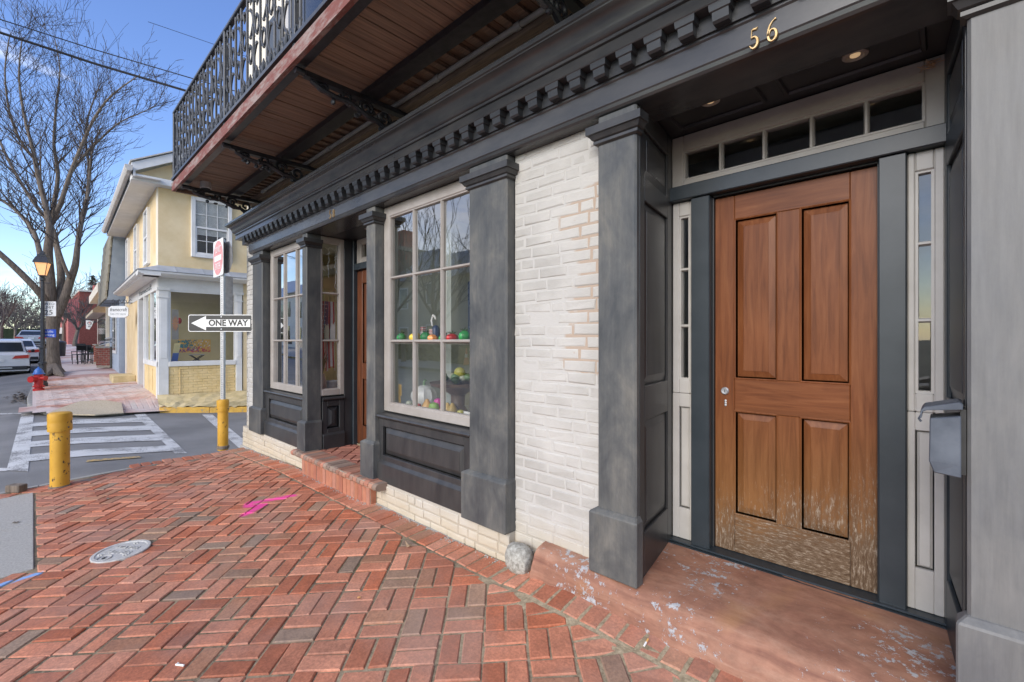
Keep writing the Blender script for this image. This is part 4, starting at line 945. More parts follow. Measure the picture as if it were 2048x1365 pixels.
Xd = Vector((math.cos(AN), math.sin(AN), 0)); Nd = Xd.cross(ZD)
text_mesh('lettering', 'DO NOT', .13, 'sign_white', T, Vector((F1[0], F1[1], c_ + hs * .45)) + Nd * .0085, Xd, ZD, .0006, width=hs * 1.1)
text_mesh('lettering', 'ENTER', .13, 'sign_white', T, Vector((F1[0], F1[1], c_ - hs * .47)) + Nd * .0085, Xd, ZD, .0006, width=hs * 1.0)
AN2 = math.atan2(.6883, .7254) + R(62); F2 = (Q.x + .03, Q.y + .02, AN2)
T = thing('traffic_sign', 'grey metal back of a sign bolted behind the post above ONE WAY', 'traffic sign', (F2[0], F2[1], c_ - hs * 1.9))
z3, z4 = EYE + (682.5 - 629) / 910 * dQ, EYE + (682.5 - 552) / 910 * dQ
m = MB(F2); plate(m, .07, (z4 - z3) / 2, .02, .024, (z3 + z4) / 2, .05); m.build('sign_plate', 'galvanised', T)
F3 = (Q.x + .03, Q.y + .01, AN + R(5)); T = thing('traffic_sign', 'dark back of a second sign right behind the DO NOT ENTER sign', 'traffic sign', (F3[0], F3[1], c_))
m = MB(F3); r8 = hs * .92; m.loft([[(r8 * math.cos(R(22.5 + 45 * k)), y, c_ + r8 * math.sin(R(22.5 + 45 * k))) for k in range(8)][::-1] for y in (.03, .026)]); m.build('sign_plate', 'steel', T)

# mailbox on the right reveal
T = thing('mailbox', 'dented blue-grey metal mailbox with a sloping lid beside the wooden door', 'mailbox', (.0, 2.12, 1.05))
m = MB(); x0, x1 = -.036, .040; y0, y1 = 2.035, 2.165
m.loft([[(x0 + .012, y0 + .004, 1.048), (x1, y0, 1.042), (x1, y1, 1.042), (x0 + .012, y1, 1.048)], [(x0, y0, 1.085), (x1, y0, 1.085), (x1, y1, 1.085), (x0, y1, 1.085)], [(x0 + .002, y0, 1.225), (x1, y0, 1.240), (x1, y1, 1.240), (x0 + .002, y1, 1.225)]]); m.build('body', 'zinc', T, bevel=.003)
m = MB(); pr = [(x1 + .004, 1.279), (x1 - .005, 1.285), (x0 - .012, 1.262), (x0 - .020, 1.250), (x0 - .022, 1.225), (x0 - .018, 1.224), (x0 - .015, 1.247), (x0 - .004, 1.252), (x1 + .004, 1.262)]
m.loft([[(a, y, b) for a, b in pr] for y in (y0 - .010, y1 + .010)]); m.build('lid', 'zinc', T, bevel=.0015)
MB().tube([(x0 - .02, y0 + .05, 1.228), (x0 - .026, y0 + .05, 1.215), (x0 - .02, y0 + .05, 1.206)], .004, 6).build('lid_hook', 'zinc', T)
MB().box(x1 - .002, x1 + .012, y0 + .02, y1 - .02, 1.05, 1.26).build('back_plate', 'black_plastic', T)
# nest above the transom
m = MB(); q = at(1861, 127, 2.63); rng = random.Random(9)
for _ in range(34):
    a = Vector((q.x + rng.gauss(0, .012), 2.63 + rng.gauss(0, .006), q.z + rng.gauss(0, .009))); b = a + Vector((rng.gauss(0, .016), rng.gauss(0, .008), rng.gauss(0, .009))); m.tube([a, b], .0018, 4)
tag(m.build('twig_nest', 'dry_leaf'), 'tiny brown tuft of nest stuck above the right end of the transom window', 'nest')
# rock
q = on(1031, 1143, zs); rng = random.Random(12); m = MB(); rings = []
for j in range(9):
    th = math.pi * (j + .25) / 8.5; rings.append([(q.x + .098 * (math.sin(th) ** .55) * math.cos(a) * (1 + rng.gauss(0, .035)), q.y + .03 + .075 * (math.sin(th) ** .55) * math.sin(a) * (1 + rng.gauss(0, .035)), q.z + .068 - .085 * math.cos(th) * (1 + rng.gauss(0, .03))) for a in [2 * math.pi * k / 11 for k in range(11)]])
m.loft(rings); o = m.build('rock', 'granite', None, smooth=True); o.scale = (1, 1, 1)
tag(o, 'rough grey granite rock lying on the bricks against the white wall', 'rock')
# water meter cover
T = thing('meter_cover', 'round grey iron WATER METER cover set in the brick pavement', 'meter cover', (CV.x, CV.y, zs(CV.x, CV.y)))
def onp(a, b, h): return (CV.x + a, CV.y + b, zs(CV.x + a, CV.y + b) + h)
m = MB(); n = 40
def cring(r, h): return [onp(r * math.cos(2 * math.pi * k / n), r * math.sin(2 * math.pi * k / n), h) for k in range(n)]
m.loft([cring(CVR, -.03), cring(CVR, .005), cring(CVR - .004, .008), cring(CVR - .022, .008), cring(CVR - .024, .003), cring(.001, .003)]); m.build('lid', 'cover_iron', T)
Xc = Vector((.80, .60, 0)).normalized(); Xc.z = Xc.x * .00696 + Xc.y * .04805; Nc = Vector((-.00696, -.04805, 1)).normalized(); Yc = Nc.cross(Xc)
for s_, dy, sz, wd in (('WATER', .045, .055, .19), ('METER', -.022, .055, .20)): text_mesh('lettering', s_, sz, 'cover_iron', T, Vector(onp(0, 0, .0045)) + Yc * dy, Xc, Yc, .003, width=wd)
text_mesh('lettering', '6', .05, 'sign_black', T, Vector(onp(0, 0, .006)) - Yc * .105 - Xc * .02, Xc, Yc, .001)
m = MB(); c = Vector(onp(0, 0, .006)) - Yc * .105 - Xc * .02
m.tube([c + Xc * .04 * math.cos(2 * math.pi * k / 20) + Yc * .04 * math.sin(2 * math.pi * k / 20) for k in range(21)], .003, 5)
for sx, sy in ((-.09, -.07), (.09, -.06), (0, .11)):
    cc = Vector(onp(0, 0, .006)) + Xc * sx + Yc * sy; m.tube([cc - Xc * .018, cc + Xc * .018], .004, 5); m.tube([cc - Yc * .012, cc + Yc * .012], .004, 5)
m.build('relief', 'cover_iron', T)
# loose brick by the far bollard, leaves, litter
q = on(33, 984, zs); m = MB((q.x, q.y, R(40))); m.box(-.075, .075, -.045, .045, q.z, q.z + .075); tag(m.build('loose_block', 'bark', None, bevel=.008), 'small dark block lying loose by the concrete slab', 'block')
def leaf(name, label, px, py, s, mat='dry_leaf', seed=1):
    q = on(px, py, zs); rng = random.Random(seed); m = MB(); n = 9; ring = []; z = q.z + .004
    for k in range(n):
        a = 2 * math.pi * k / n; r = s * (.6 + .4 * (k % 2)) * rng.uniform(.8, 1.2); ring.append((q.x + r * math.cos(a), q.y + r * .8 * math.sin(a), z + abs(rng.gauss(0, s * .28))))
    m.v = ring + [(q.x, q.y, z + .006)]; m.f = [(k, (k + 1) % n, n) for k in range(n)]; m.c = [(1, 1, 1)] * n
    o = m.build(name, mat); tag(o, label, 'leaf'); sl = o.modifiers.new('thickness', 'SOLIDIFY'); sl.thickness = .001
leaf('dry_leaf', 'curled tan dead leaf on the bricks beside the rock', 818, 1094, .034, 'dry_leaf', 3)
leaf('dry_leaf', 'small brown leaf fragment near the meter cover side of the bricks', 216, 999, .022, 'bark', 5)
leaf('dry_leaf', 'dark curled leaf lying on the concrete slab', 32, 1047, .03, 'bark', 6)
leaf('dry_leaf', 'tiny orange leaf scrap on the bricks below the shop window', 718, 1197, .016, 'filter_orange', 7)
def butt(label, px, py, px2, py2, r=.004, filt=True):
    a, b = on(px, py, zs), on(px2, py2, zs); a.z += r + .002; b.z += r + .002; T = thing('cigarette_end', label, 'cigarette end', tuple(a))
    mid = a.lerp(b, .45); MB().tube([mid, b], r, 8).build('paper', 'paper_white', T, smooth=True)
    MB().tube([a, mid], r * 1.02, 8).build('filter', 'filter_orange' if filt else 'paper_white', T, smooth=True)
butt('cigarette end with an orange filter in the border bricks below the red step', 1296, 1281, 1288, 1295)
butt('thin white cigarette end wedged between border bricks under the red step', 1404, 1286, 1395, 1305, .003, False)
m = MB(); a = on(352, 1332, zs); b = on(368, 1334, zs)
m.tube([a + Vector((0, 0, .006)), b + Vector((0, 0, .006))], .005, 5).tube([a.lerp(b, .1) + Vector((0, 0, .006)), on(357, 1329, zs) + Vector((0, 0, .007))], .004, 5); tag(m.build('paper_scrap', 'paper_white'), 'white twist of paper on the front bricks at the bottom of the view', 'litter')

# ------------------------------------------------------------------ things in the shop windows
def vegetable(name, label, x, y, v, r, mat, kind):
    q = at(x, y, v); z = 1.4705 if kind != 'floor' else .886
    T = thing(name, label, 'ornament', (q.x, v, z)); m = MB()
    if kind in ('pepper', 'pumpkin', 'floor'):
        n = 20; lob = {'pepper': 4, 'pumpkin': 8, 'floor': 9}[kind]; hgt = {'pepper': .95, 'pumpkin': .72, 'floor': .85}[kind]; rings = []
        for j in range(11):
            th = math.pi * (j + .15) / 10.3
            rings.append([(q.x + r * math.sin(th) * (1 + .07 * math.cos(lob * a)) * math.cos(a), v + r * math.sin(th) * (1 + .07 * math.cos(lob * a)) * math.sin(a), z + r * hgt * (1 - math.cos(th))) for a in [2 * math.pi * k / n for k in range(n)]])
        m.loft(rings); m.build('fruit', mat, T, smooth=True); top = z + 2 * r * hgt
        MB().tube([(q.x, v, top - .01), (q.x + .004, v, top + r * .25), (q.x + r * .2, v, top + r * .4)], [r * .14, r * .1, r * .12], 6).build('stalk', 'leaf_green' if mat != 'pumpkin_white' else 'gourd_green', T, smooth=True)
        if mat == 'toy_green' or mat == 'toy_red':
            m = MB()
            for k in range(5): a = k * 1.26; m.tube([(q.x, v, top - .006), (q.x + r * .5 * math.cos(a), v + r * .5 * math.sin(a), top + r * .10), (q.x + r * .8 * math.cos(a), v + r * .8 * math.sin(a), top + r * .3)], [.005, .004, .001], 5)
            m.build('leaves', 'leaf_green', T)
    elif kind == 'pear':
        prof = [(.02, 0), (.75, .12), (1, .55), (.95, .95), (.7, 1.4), (.45, 1.75), (.3, 2.05), (.05, 2.15)]
        m.lathe([(a * r, b * r) for a, b in prof], (q.x, v, z - .584 + (.0 if kind != 'pear' else 0)), 16); m.build('fruit', mat, T, smooth=True)
    return T
for a in (('glass_vegetable', 'small green pepper ornament, leftmost on the glass shelf', 803, 672, 2.21, 0.0416, 'toy_green', 'pepper'),
          ('glass_vegetable', 'yellow gourd ornament on the glass shelf beside the small green pepper', 831, 672, 2.21, 0.0546, 'toy_yellow', 'pumpkin'),
          ('glass_vegetable', 'green pepper ornament between the yellow gourd and the orange pumpkin', 851, 672, 2.215, 0.0442, 'toy_green', 'pepper'),
          ('glass_vegetable', 'orange pumpkin ornament in the middle of the glass shelf', 866, 672, 2.20, 0.0442, 'toy_orange', 'pumpkin'),
          ('glass_vegetable', 'dark green squash ornament left of the red tomato', 888, 672, 2.215, 0.0442, 'toy_green', 'pumpkin'),
          ('glass_vegetable', 'shiny red tomato ornament on the glass shelf', 904, 672, 2.21, 0.0468, 'toy_red', 'pumpkin'),
          ('glass_vegetable', 'green pepper ornament with stringy leaves, rightmost on the glass shelf', 929, 672, 2.21, 0.0468, 'toy_green', 'pepper')): vegetable(*a)
q = at(869, 655, 2.22); T = thing('snow_globe_bottle', 'dark bottle with a striped label and curled white topper on the glass shelf', 'ornament', (q.x, 2.22, 1.47))
MB().lathe([(.03, 0), (.034, .01), (.034, .105), (.02, .13), (.012, .135)], (q.x + .01, 2.225, 1.4705), 14).build('bottle', 'navy', T, smooth=True)
MB().box(q.x - .024, q.x + .016, 2.186, 2.190, 1.535, 1.575).build('label', 'flag_white', T); m = MB()
for k in range(3): m.box(q.x - .024, q.x + .016, 2.184, 2.1855, 1.540 + k * .012, 1.545 + k * .012)
m.build('stripe', 'flag_red', T); MB().tube([(q.x, 2.20, 1.60), (q.x - .012, 2.20, 1.64), (q.x + .01, 2.20, 1.685), (q.x + .035, 2.20, 1.67), (q.x + .042, 2.20, 1.65)], [.006, .01, .011, .010, .005], 6).build('topper', 'paper_white', T, smooth=True)
q = at(842, 655, 2.22); T = thing('striped_block', 'little red and white striped block on the glass shelf', 'ornament', (q.x, 2.23, 1.47)); MB().box(q.x - .018, q.x + .018, 2.225, 2.255, 1.5, 1.60).build('block', 'flag_white', T); m = MB()
for k in range(3): m.box(q.x - .0185, q.x + .0185, 2.2235, 2.2565, 1.56 + k * .014, 1.567 + k * .014)
m.build('stripe', 'flag_red', T)
q = at(791, 665, 2.22); m = MB().lathe([(.024, 0), (.026, .02), (.012, .07), (.006, .10), (.001, .11)], (q.x, 2.22, 1.4705), 12); tag(m.build('glass_cone', 'mint_paint', None, smooth=True), 'pale frosted glass cone at the left end of the glass shelf', 'ornament')
vegetable('pumpkin', 'big pale white pumpkin on the window ledge', 848, 815, 2.44, .115, 'pumpkin_white', 'floor')
def low(name, label, x, y, v, prof, mat, n=16, cat='ornament'):
    q = at(x, y, v); o = MB().lathe(prof, (q.x, v, .886), n).build(name, mat, None, smooth=True); return tag(o, label, cat)
pear = lambda r: [(.02 * r, 0), (.75 * r, .12 * r), (r, .6 * r), (.95 * r, 1.0 * r), (.62 * r, 1.5 * r), (.42 * r, 1.8 * r), (.3 * r, 2.1 * r), (.04 * r, 2.2 * r)]
low('toy_pear', 'orange pear ornament in front of the white pumpkin', 854, 815, 2.28, pear(.05), 'pear_orange')
low('toy_fruit', 'lime green round fruit ornament next to the orange pear', 868, 815, 2.27, [(.005, 0), (.036, .008), (.046, .042), (.037, .08), (.005, .092)], 'lime')
low('toy_fruit', 'magenta fruit ornament leaning behind the lime green fruit', 876, 810, 2.32, [(.005, .03), (.032, .04), (.042, .075), (.028, .11), (.004, .12)], 'magenta')
low('toy_pear', 'dull yellow pear ornament at the foot of the fruit stand', 905, 815, 2.33, pear(.044), 'amber')
low('toy_pear', 'slim yellow pear ornament beside the fruit stand', 895, 815, 2.36, pear(.040), 'amber')
q = at(916, 770, 2.42); T = thing('fruit_stand', 'dark pedestal bowl heaped with green gourds in the shop window', 'fruit stand', (q.x, 2.42, .886)); MB().lathe([(.10, 0), (.08, .02), (.055, .06), (.06, .15), (.13, .20), (.225, .23), (.235, .255), (.14, .245)], (q.x, 2.42, .886), 20).build('bowl', 'basket', T, smooth=True)
rng = random.Random(14)
for k in range(26):
    a, rr = rng.uniform(0, 6.3), rng.uniform(.03, .19); o = MB().ball((q.x + rr * math.cos(a), 2.42 + rr * math.sin(a), 1.160 + rng.uniform(0, .03) + (.14 - rr) * .2), rng.uniform(.026, .042), None, rng.uniform(.022, .032), 10, 6).build('small_gourd', rng.choice(['gourd_green', 'leaf_green', 'cat_green', 'gourd_green']), None, smooth=True); tag(o, 'little green gourd in the heap on the pedestal bowl', 'gourd', 'gourds heaped on the fruit stand')
o = MB().ball((q.x + .07, 2.38, 1.225), .047, .047, .044, 16, 10).build('apple', 'gold_apple', None, smooth=True); tag(o, 'yellow apple on top of the heaped gourds', 'apple')
q = at(797, 790, 2.34); T = thing('wooden_box', 'amber wooden box with a round label at the left of the window ledge', 'box', (q.x, 2.40, .886)); MB().box(q.x - .07, q.x + .05, 2.36, 2.46, .886, 1.02).build('body', 'amber', T, bevel=.004); MB().box(q.x - .075, q.x + .055, 2.355, 2.465, 1.02, 1.035).build('lid', 'amber', T); MB((q.x, 2.358, 0)).loft([[(.022 * math.cos(2 * math.pi * k / 16), y, .97 + .026 * math.sin(2 * math.pi * k / 16)) for k in range(16)][::-1] for y in (0, -.002)]).build('label', 'paper_white', T)
q = at(935, 828, 2.23); T = thing('price_card', 'white card with a dark scribble leaning in the window corner', 'card', (q.x, 2.23, .886)); MB().box(q.x - .035, q.x + .05, 2.222, 2.226, .886, .955).build('card', 'paper_white', T); MB().box(q.x - .02, q.x + .03, 2.220, 2.2215, .925, .933).box(q.x - .01, q.x + .02, 2.220, 2.2215, .908, .914).build('scribble', 'navy', T)
for nm, lab, x, v, r, mt in (('toy_fruit', 'small red fruit ornament at the front of the window ledge', 836, 2.30, .030, 'toy_red'), ('toy_fruit', 'small pale green fruit ornament near the wooden box', 818, 2.33, .032, 'cat_green'), ('toy_fruit', 'small white fruit ornament left of the orange pear', 845, 2.26, .024, 'paper_white'), ('toy_fruit', 'peach coloured fruit ornament right of the lime green one', 884, 2.27, .030, 'peach'), ('toy_fruit', 'purple fruit ornament behind the slim yellow pears', 893, 2.44, .034, 'paint_purple'), ('toy_fruit', 'golden fruit ornament under the pedestal bowl', 921, 2.30, .032, 'gold_apple'), ('toy_fruit', 'teal fruit ornament in the shadow of the white pumpkin', 862, 2.50, .036, 'paint_teal')):
    low(nm, lab, x, 815, v, [(.005, 0), (r * .75, r * .16), (r, r * .9), (r * .75, r * 1.6), (.006, r * 1.8)], mt)
for i, (u, z0_, z1_, wd, mt, lab) in enumerate(((-4.55, .29, .95, .55, 'art_blue', 'tall blue carton against the back wall of the shop'), (-3.95, .29, 1.25, .40, 'soft_grey', 'grey cabinet against the back wall of the shop'), (-3.45, .29, .8, .5, 'amber', 'tan carton against the back wall of the shop'), (-4.25, 1.5, 2.05, .5, 'paint_gold', 'framed golden picture on the back wall of the shop'), (-3.4, 1.45, 2.1, .42, 'navy', 'framed dark picture on the back wall of the shop'))):
    tag(MB().box(u - wd / 2, u + wd / 2, 3.145 - (.03 if i > 2 else .3), 3.145, z0_, z1_).build('picture' if i > 2 else 'carton', mt, None, bevel=.006), lab, 'picture' if i > 2 else 'box')
# flag, string lights and pots behind the side window of the porch
T = thing('flag', 'striped flag with white stars hanging behind the porch side window', 'flag', (-5.25, 2.35, 1.75))
def wave(v, z): return -5.20 + .018 * math.sin(v * 55) + .01 * math.sin(z * 9 + v * 20)
V0, V1, Z1, Z0 = 2.275, 2.455, 1.94, 1.12
def strip(v0, v1, z0, z1, nz=10, d=0):
    m = MB()
    for i in range(2):
        for j in range(nz):
            a, b = v0 + (v1 - v0) * i / 2, v0 + (v1 - v0) * (i + 1) / 2; c, e = z0 + (z1 - z0) * j / nz, z0 + (z1 - z0) * (j + 1) / nz
            m.quad((wave(a, c) + d, a, c), (wave(b, c) + d, b, c), (wave(b, e) + d, b, e), (wave(a, e) + d, a, e))
    return m
for k in range(9):
    a = V0 + (V1 - V0) * k / 9; o = strip(a, a + (V1 - V0) / 9, 1.155 + .03 * math.sin(k * 1.3), Z1, 12).build('stripe', 'flag_red' if k % 2 else 'flag_white', T)
    so = o.modifiers.new('thickness', 'SOLIDIFY'); so.thickness = .002
o = strip(V0, V0 + .10, 1.56, Z1, 6, .004).build('canton', 'flag_blue', T); o.modifiers.new('thickness', 'SOLIDIFY').thickness = .002
m = MB()
for i in range(4):
    for j in range(8):
        v, z = V0 + .012 + i * .025 + (.012 if j % 2 else 0), 1.58 + j * .046
        if v < V0 + .098: m.ball((wave(v, z) + .007, v, z), .002, .0055, .007, 5, 3)
m.build('star', 'flag_white', T, kind='stuff')
T = thing('string_lights', 'white icicle string lights dangling inside the porch side window', 'string lights', (-5.09, 2.3, 2.5)); rng = random.Random(5)
m = MB().tube([(-5.085, 2.215 + .2 * k / 8, 2.535 - .015 * math.sin(k * 2.1)) for k in range(9)], .003, 4); m.build('wire', 'string_light', T)
for v, L in ((2.255, .40), (2.32, .30), (2.405, .42), (2.42, .22)):
    m = MB(); pts = [(-5.085 + rng.gauss(0, .004), v + rng.gauss(0, .006), 2.53 - L * k / 7) for k in range(8)]; m.tube(pts, .003, 4)
    for p in pts[1:]: m.tube([p, (p[0], p[1] + rng.gauss(0, .014), p[2] - .03)], [.003, .0045], 4)
    m.build('light_strand', 'string_light', T)
for i, (dv, w) in enumerate(((2.305, .05), (2.375, .055))):
    m = MB(); prof = [(-.9, 0), (-.95, 1.0), (-1.0, 2.2), (-.6, 3.0), (-.9, 3.6), (-.5, 3.5), (.4, 3.2), (.6, 3.7), (.75, 3.0), (.9, 2.0), (.8, .9), (.9, 0)]
    m.loft([[(x, dv + a * w * .55, 1.49 + b * w) for a, b in prof] for x in (-5.10, -5.085)]); o = m.build('cat_cutout', 'cat_green' if i == 0 else 'pumpkin_white', None); tag(o, ('pale green flat cat cutout in front of the flag', 'paler cat-shaped cutout right of the green one before the flag')[i], 'ornament')
T = thing('metal_planter', 'round galvanised metal tub on the porch window ledge', 'planter', (-5.2, 2.36, .885)); MB().lathe([(.07, 0), (.085, .11), (.09, .115), (.09, .13), (.08, .13), (.07, .02), (.001, .02)], (-5.2, 2.42, .886), 24).build('tub', 'zinc_pot', T, smooth=True)
T = thing('potted_plant', 'leafy sprig in a pale vase left of the metal tub', 'plant', (-5.16, 2.285, .885)); MB().lathe([(.03, 0), (.045, .06), (.04, .14), (.025, .2), (.03, .22)], (-5.16, 2.285, .886), 14).build('vase', 'soft_grey', T, smooth=True); m = MB()
for k in range(12): a = k * 1.9; m.tube([(-5.16, 2.285, 1.09), (-5.16 + .03 * math.cos(a), 2.285 + .03 * math.sin(a), 1.2 + .01 * k), (-5.16 + .07 * math.cos(a), 2.285 + .06 * math.sin(a), 1.24 + .014 * k)], [.003, .006, .001], 5)
m.build('leaves', 'leaf_green', T)

# ================================================================== YELLOW CORNER BUILDING
Y0 = (-13.62, 2.07); YS = (*Y0, -.032); YF = (*Y0, math.pi / 2 - .032); L = 7.8
Y = thing('yellow_building', 'two-storey yellow stucco corner building with white trimmed bay shop window and metal roof', 'building', (-15, 3, 0))
def yp(m, name, mat, par=None, **k): return m.build(name, mat, par or Y, **k)
DP = 6.6
yp(MB(YF).box(0, DP, .0, .25, 3.0, 5.30), 'side_wall', 'yellow_stucco'); yp(MB(YF).box(1.80, DP, .0, .25, -.4, 3.0), 'rear_wall', 'yellow_stucco')
yp(MB(YS).box(-L, -.005, .0, .25, 2.98, 5.30), 'street_wall', 'yellow_stucco'); yp(MB(YS).box(-.33, -.004, -.006, -.0005, 3.2, 5.24), 'corner_board', 'cream_wall')
# gable, rake boards, roof
m = MB(YF); m.loft([[(-.50, y, 5.30), (DP + .5, y, 5.30), (DP / 2, y, 5.47 + (DP / 2 + .52) * .56)] for y in (-.05, .25)]); yp(m, 'gable', 'yellow_stucco')
m = MB(YF); h = 5.26
m.loft([[(-.52, y, h - .10), (DP + .5, y, h - .10), (DP + .5, y, h + .05), (-.52, y, h + .05)] for y in (-.26, .02)]); yp(m, 'pediment_cornice', 'trim_white', bevel=.01)
for sg in (0, 1):
    m = MB(YF); a = lambda t: -.52 + t if sg == 0 else DP + .52 - t
    for y0, y1, lo, hi in ((-.32, -.27, .0, .20), (-.27, .0, .13, .19)):
        m.loft([[(a(0), y, 5.32 + lo), (a(DP / 2 + .52), y, 5.32 + lo + (DP / 2 + .52) * .56), (a(DP / 2 + .52), y, 5.32 + hi + (DP / 2 + .52) * .56), (a(0), y, 5.32 + hi)] for y in (y0, y1)])
    yp(m, 'rake_board', 'trim_white')
m = MB(YF)
for sg in (0, 1):
    a = lambda t: -.55 + t if sg == 0 else DP + .55 - t
    m.loft([[(a(0), y, 5.53), (a(DP / 2 + .55), y, 5.53 + (DP / 2 + .55) * .56), (a(DP / 2 + .55), y, 5.56 + (DP / 2 + .55) * .56), (a(0), y, 5.56)] for y in (-.36, L + .2)])
yp(m, 'roof', 'gutter')
yp(MB(YS).prism([(.0, 5.22), (-.46, 5.22), (-.46, 5.25), (.0, 5.27)], -L - .1, .40), 'soffit', 'trim_white'); yp(MB(YS).prism([(-.46, 5.20), (-.50, 5.20), (-.50, 5.33), (-.46, 5.33)], -L - .1, .42), 'eave_fascia', 'trim_white')
yp(MB(YS).prism([(-.505, 5.34), (-.53, 5.29), (-.60, 5.29), (-.645, 5.35), (-.645, 5.42), (-.62, 5.42), (-.505, 5.42)], -L - .12, .46), 'gutter', 'gutter', smooth=True)
yp(MB(YS).box(-L - .1, .42, -.51, -.502, 5.23, 5.32), 'gutter_shade_strip', 'dark_trim')  # dark strip painted in for the shade beneath the gutter
# upper windows
def sash(fr, x0, x1, z0, z1, cols, rows, blind, label=None, tr=.09):
    W = yp(MB(fr).box(x0, x0 + tr, -.075, .06, z0, z1).box(x1 - tr, x1, -.075, .06, z0, z1).box(x0 + tr, x1 - tr, -.075, .06, z0, z0 + tr).box(x0 + tr, x1 - tr, -.075, .06, z1 - tr, z1), 'window', 'trim_white', bevel=.006)
    a, b, c, d = x0 + tr, x1 - tr, z0 + tr, z1 - tr; mid = (c + d) / 2; m = MB(fr)
    m.box(a, b, -.062, -.03, mid - .022, mid + .022); m.box(a, a + .03, -.06, -.03, c, mid - .022); m.box(b - .03, b, -.06, -.03, c, mid - .022); m.box(a + .03, b - .03, -.06, -.03, c, c + .035)
    m.build('sash_frame', 'trim_white', W)
    m = MB(fr)
    for i in range(1, cols): x = a + (b - a) * i / cols; m.box(x - .007, x + .007, -.05, -.036, c + .035, mid - .023); m.box(x - .007, x + .007, -.05, -.036, mid + .023, d)
    for j in range(1, rows): 
        for (p, q_) in ((c, mid), (mid, d)): z = p + (q_ - p) * j / rows; m.box(a, b, -.049, -.037, z - .007, z + .007)
    m.build('muntins', 'trim_white', W)
    MB(fr).quad((a, -.034, c), (b, -.034, c), (b, -.034, d), (a, -.034, d)).build('pane', 'thin_glass', W)
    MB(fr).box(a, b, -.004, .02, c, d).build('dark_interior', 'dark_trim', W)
    if blind: 
        m = MB(fr); z = d
        while z > d - (d - c) * blind: m.box(a + .01, b - .01, -.022, -.016, z - .026, z - .003); z -= .029
        m.build('blind', 'pumpkin_white', W)
    return W
hole = []
sash(YF, .645, 1.53, 3.58, 5.08, 3, 2, .62)
for a, b in ((-2.15, -1.35), (-4.5, -3.72), (-7.0, -6.3)): sash(YS, a, b, 3.5, 4.96, 2, 1, .12, tr=.05)
# lower shop front: side facing the alley
zb = .10
for a, b in ((0, .20), (1.63, 1.775)):
    p = yp(MB(YF).box(a, b, -.02, .2, zb, 2.80), 'corner_post', 'trim_white', bevel=.006)
    MB(YF).box(a + .03, b - .03, -.028, -.021, 1.06, 2.50).build('post_panel', 'trim_white', p, bevel=.004)
    MB(YF).box(a - .02, b + .02, -.04, .2, 2.52, 2.545).box(a - .03, b + .03, -.05, .2, 2.70, 2.76).build('post_cap', 'trim_white', p)
yp(MB(YF).box(.2, 1.63, -.03, .2, .86, .98), 'window_sill', 'trim_white', bevel=.008); yp(MB(YF).box(0, 1.8, -.015, .2, 2.72, 3.0), 'frieze', 'trim_white')
yp(MB(YF).box(.2, .24, .0, .06, .98, 2.72).box(1.59, 1.63, .0, .06, .98, 2.72).box(.24, 1.59, .0, .06, 2.68, 2.72), 'window_frame', 'trim_white')
yp(MB(YF).quad((.24, .04, .98), (1.59, .04, .98), (1.59, .04, 2.68), (.24, .04, 2.68)), 'shop_pane', 'thin_glass')
bw = yp(MB(YF).box(.2, 1.63, .012, .2, zb - .1, .86), 'base_wall', 'yellow_stone')
z = zb + .02; k = 0
YB = [(.9, .9, .9)]
while z < .84:
    x = .205 - (.1 if k % 2 else 0)
    while x < 1.625:
        a, b = max(x, .205), min(x + .2 - .008, 1.622)
        if b - a > .03: m = MB(YF); wall_brick(m, a, b, z, min(z + .061, .855), .003, .012); m.build('brick', 'yellow_brick_paint', bw)
        x += .2
    z += .067; k += 1
yp(MB(YF).box(.42, .428, -.012, -.002, .17, .80).box(1.40, 1.408, -.012, -.002, .17, .80).box(.428, 1.40, -.012, -.002, .795, .803), 'panel_bead', 'yellow_brick_paint')
# battered stone base down to the kerb
m = MB(); rng = random.Random(17); rows = []
A0 = [Vector((*MB(YF).tr((t, -.025, 0))[:2], 0)) for t in frange(-.02, 5, 24)]; K0 = [c1[0].lerp(c1[1], t * 1.9) if t < .52 else c1[1].lerp(c1[2], (t - .52) / .48) for t in frange(0, 1, 24)]
for j in range(6):
    t = j / 5; rows.append([(a.x + (k.x - a.x) * t + rng.gauss(0, .012), a.y + (k.y - a.y) * t, (.20 - .02 * i / 3) * (1 - t ** .8) + (k.z + .01) * t ** .8 + rng.gauss(0, .014)) for i, (a, k) in enumerate(zip(A0, K0))])
n = len(A0); m.v = [p for r in rows for p in r]
m.f = [(j * n + i, (j + 1) * n + i, (j + 1) * n + i + 1, j * n + i + 1) for j in range(5) for i in range(n - 1)]; m.c = [(1, 1, 1)] * len(m.f); yp(m, 'stone_base', 'yellow_stone')
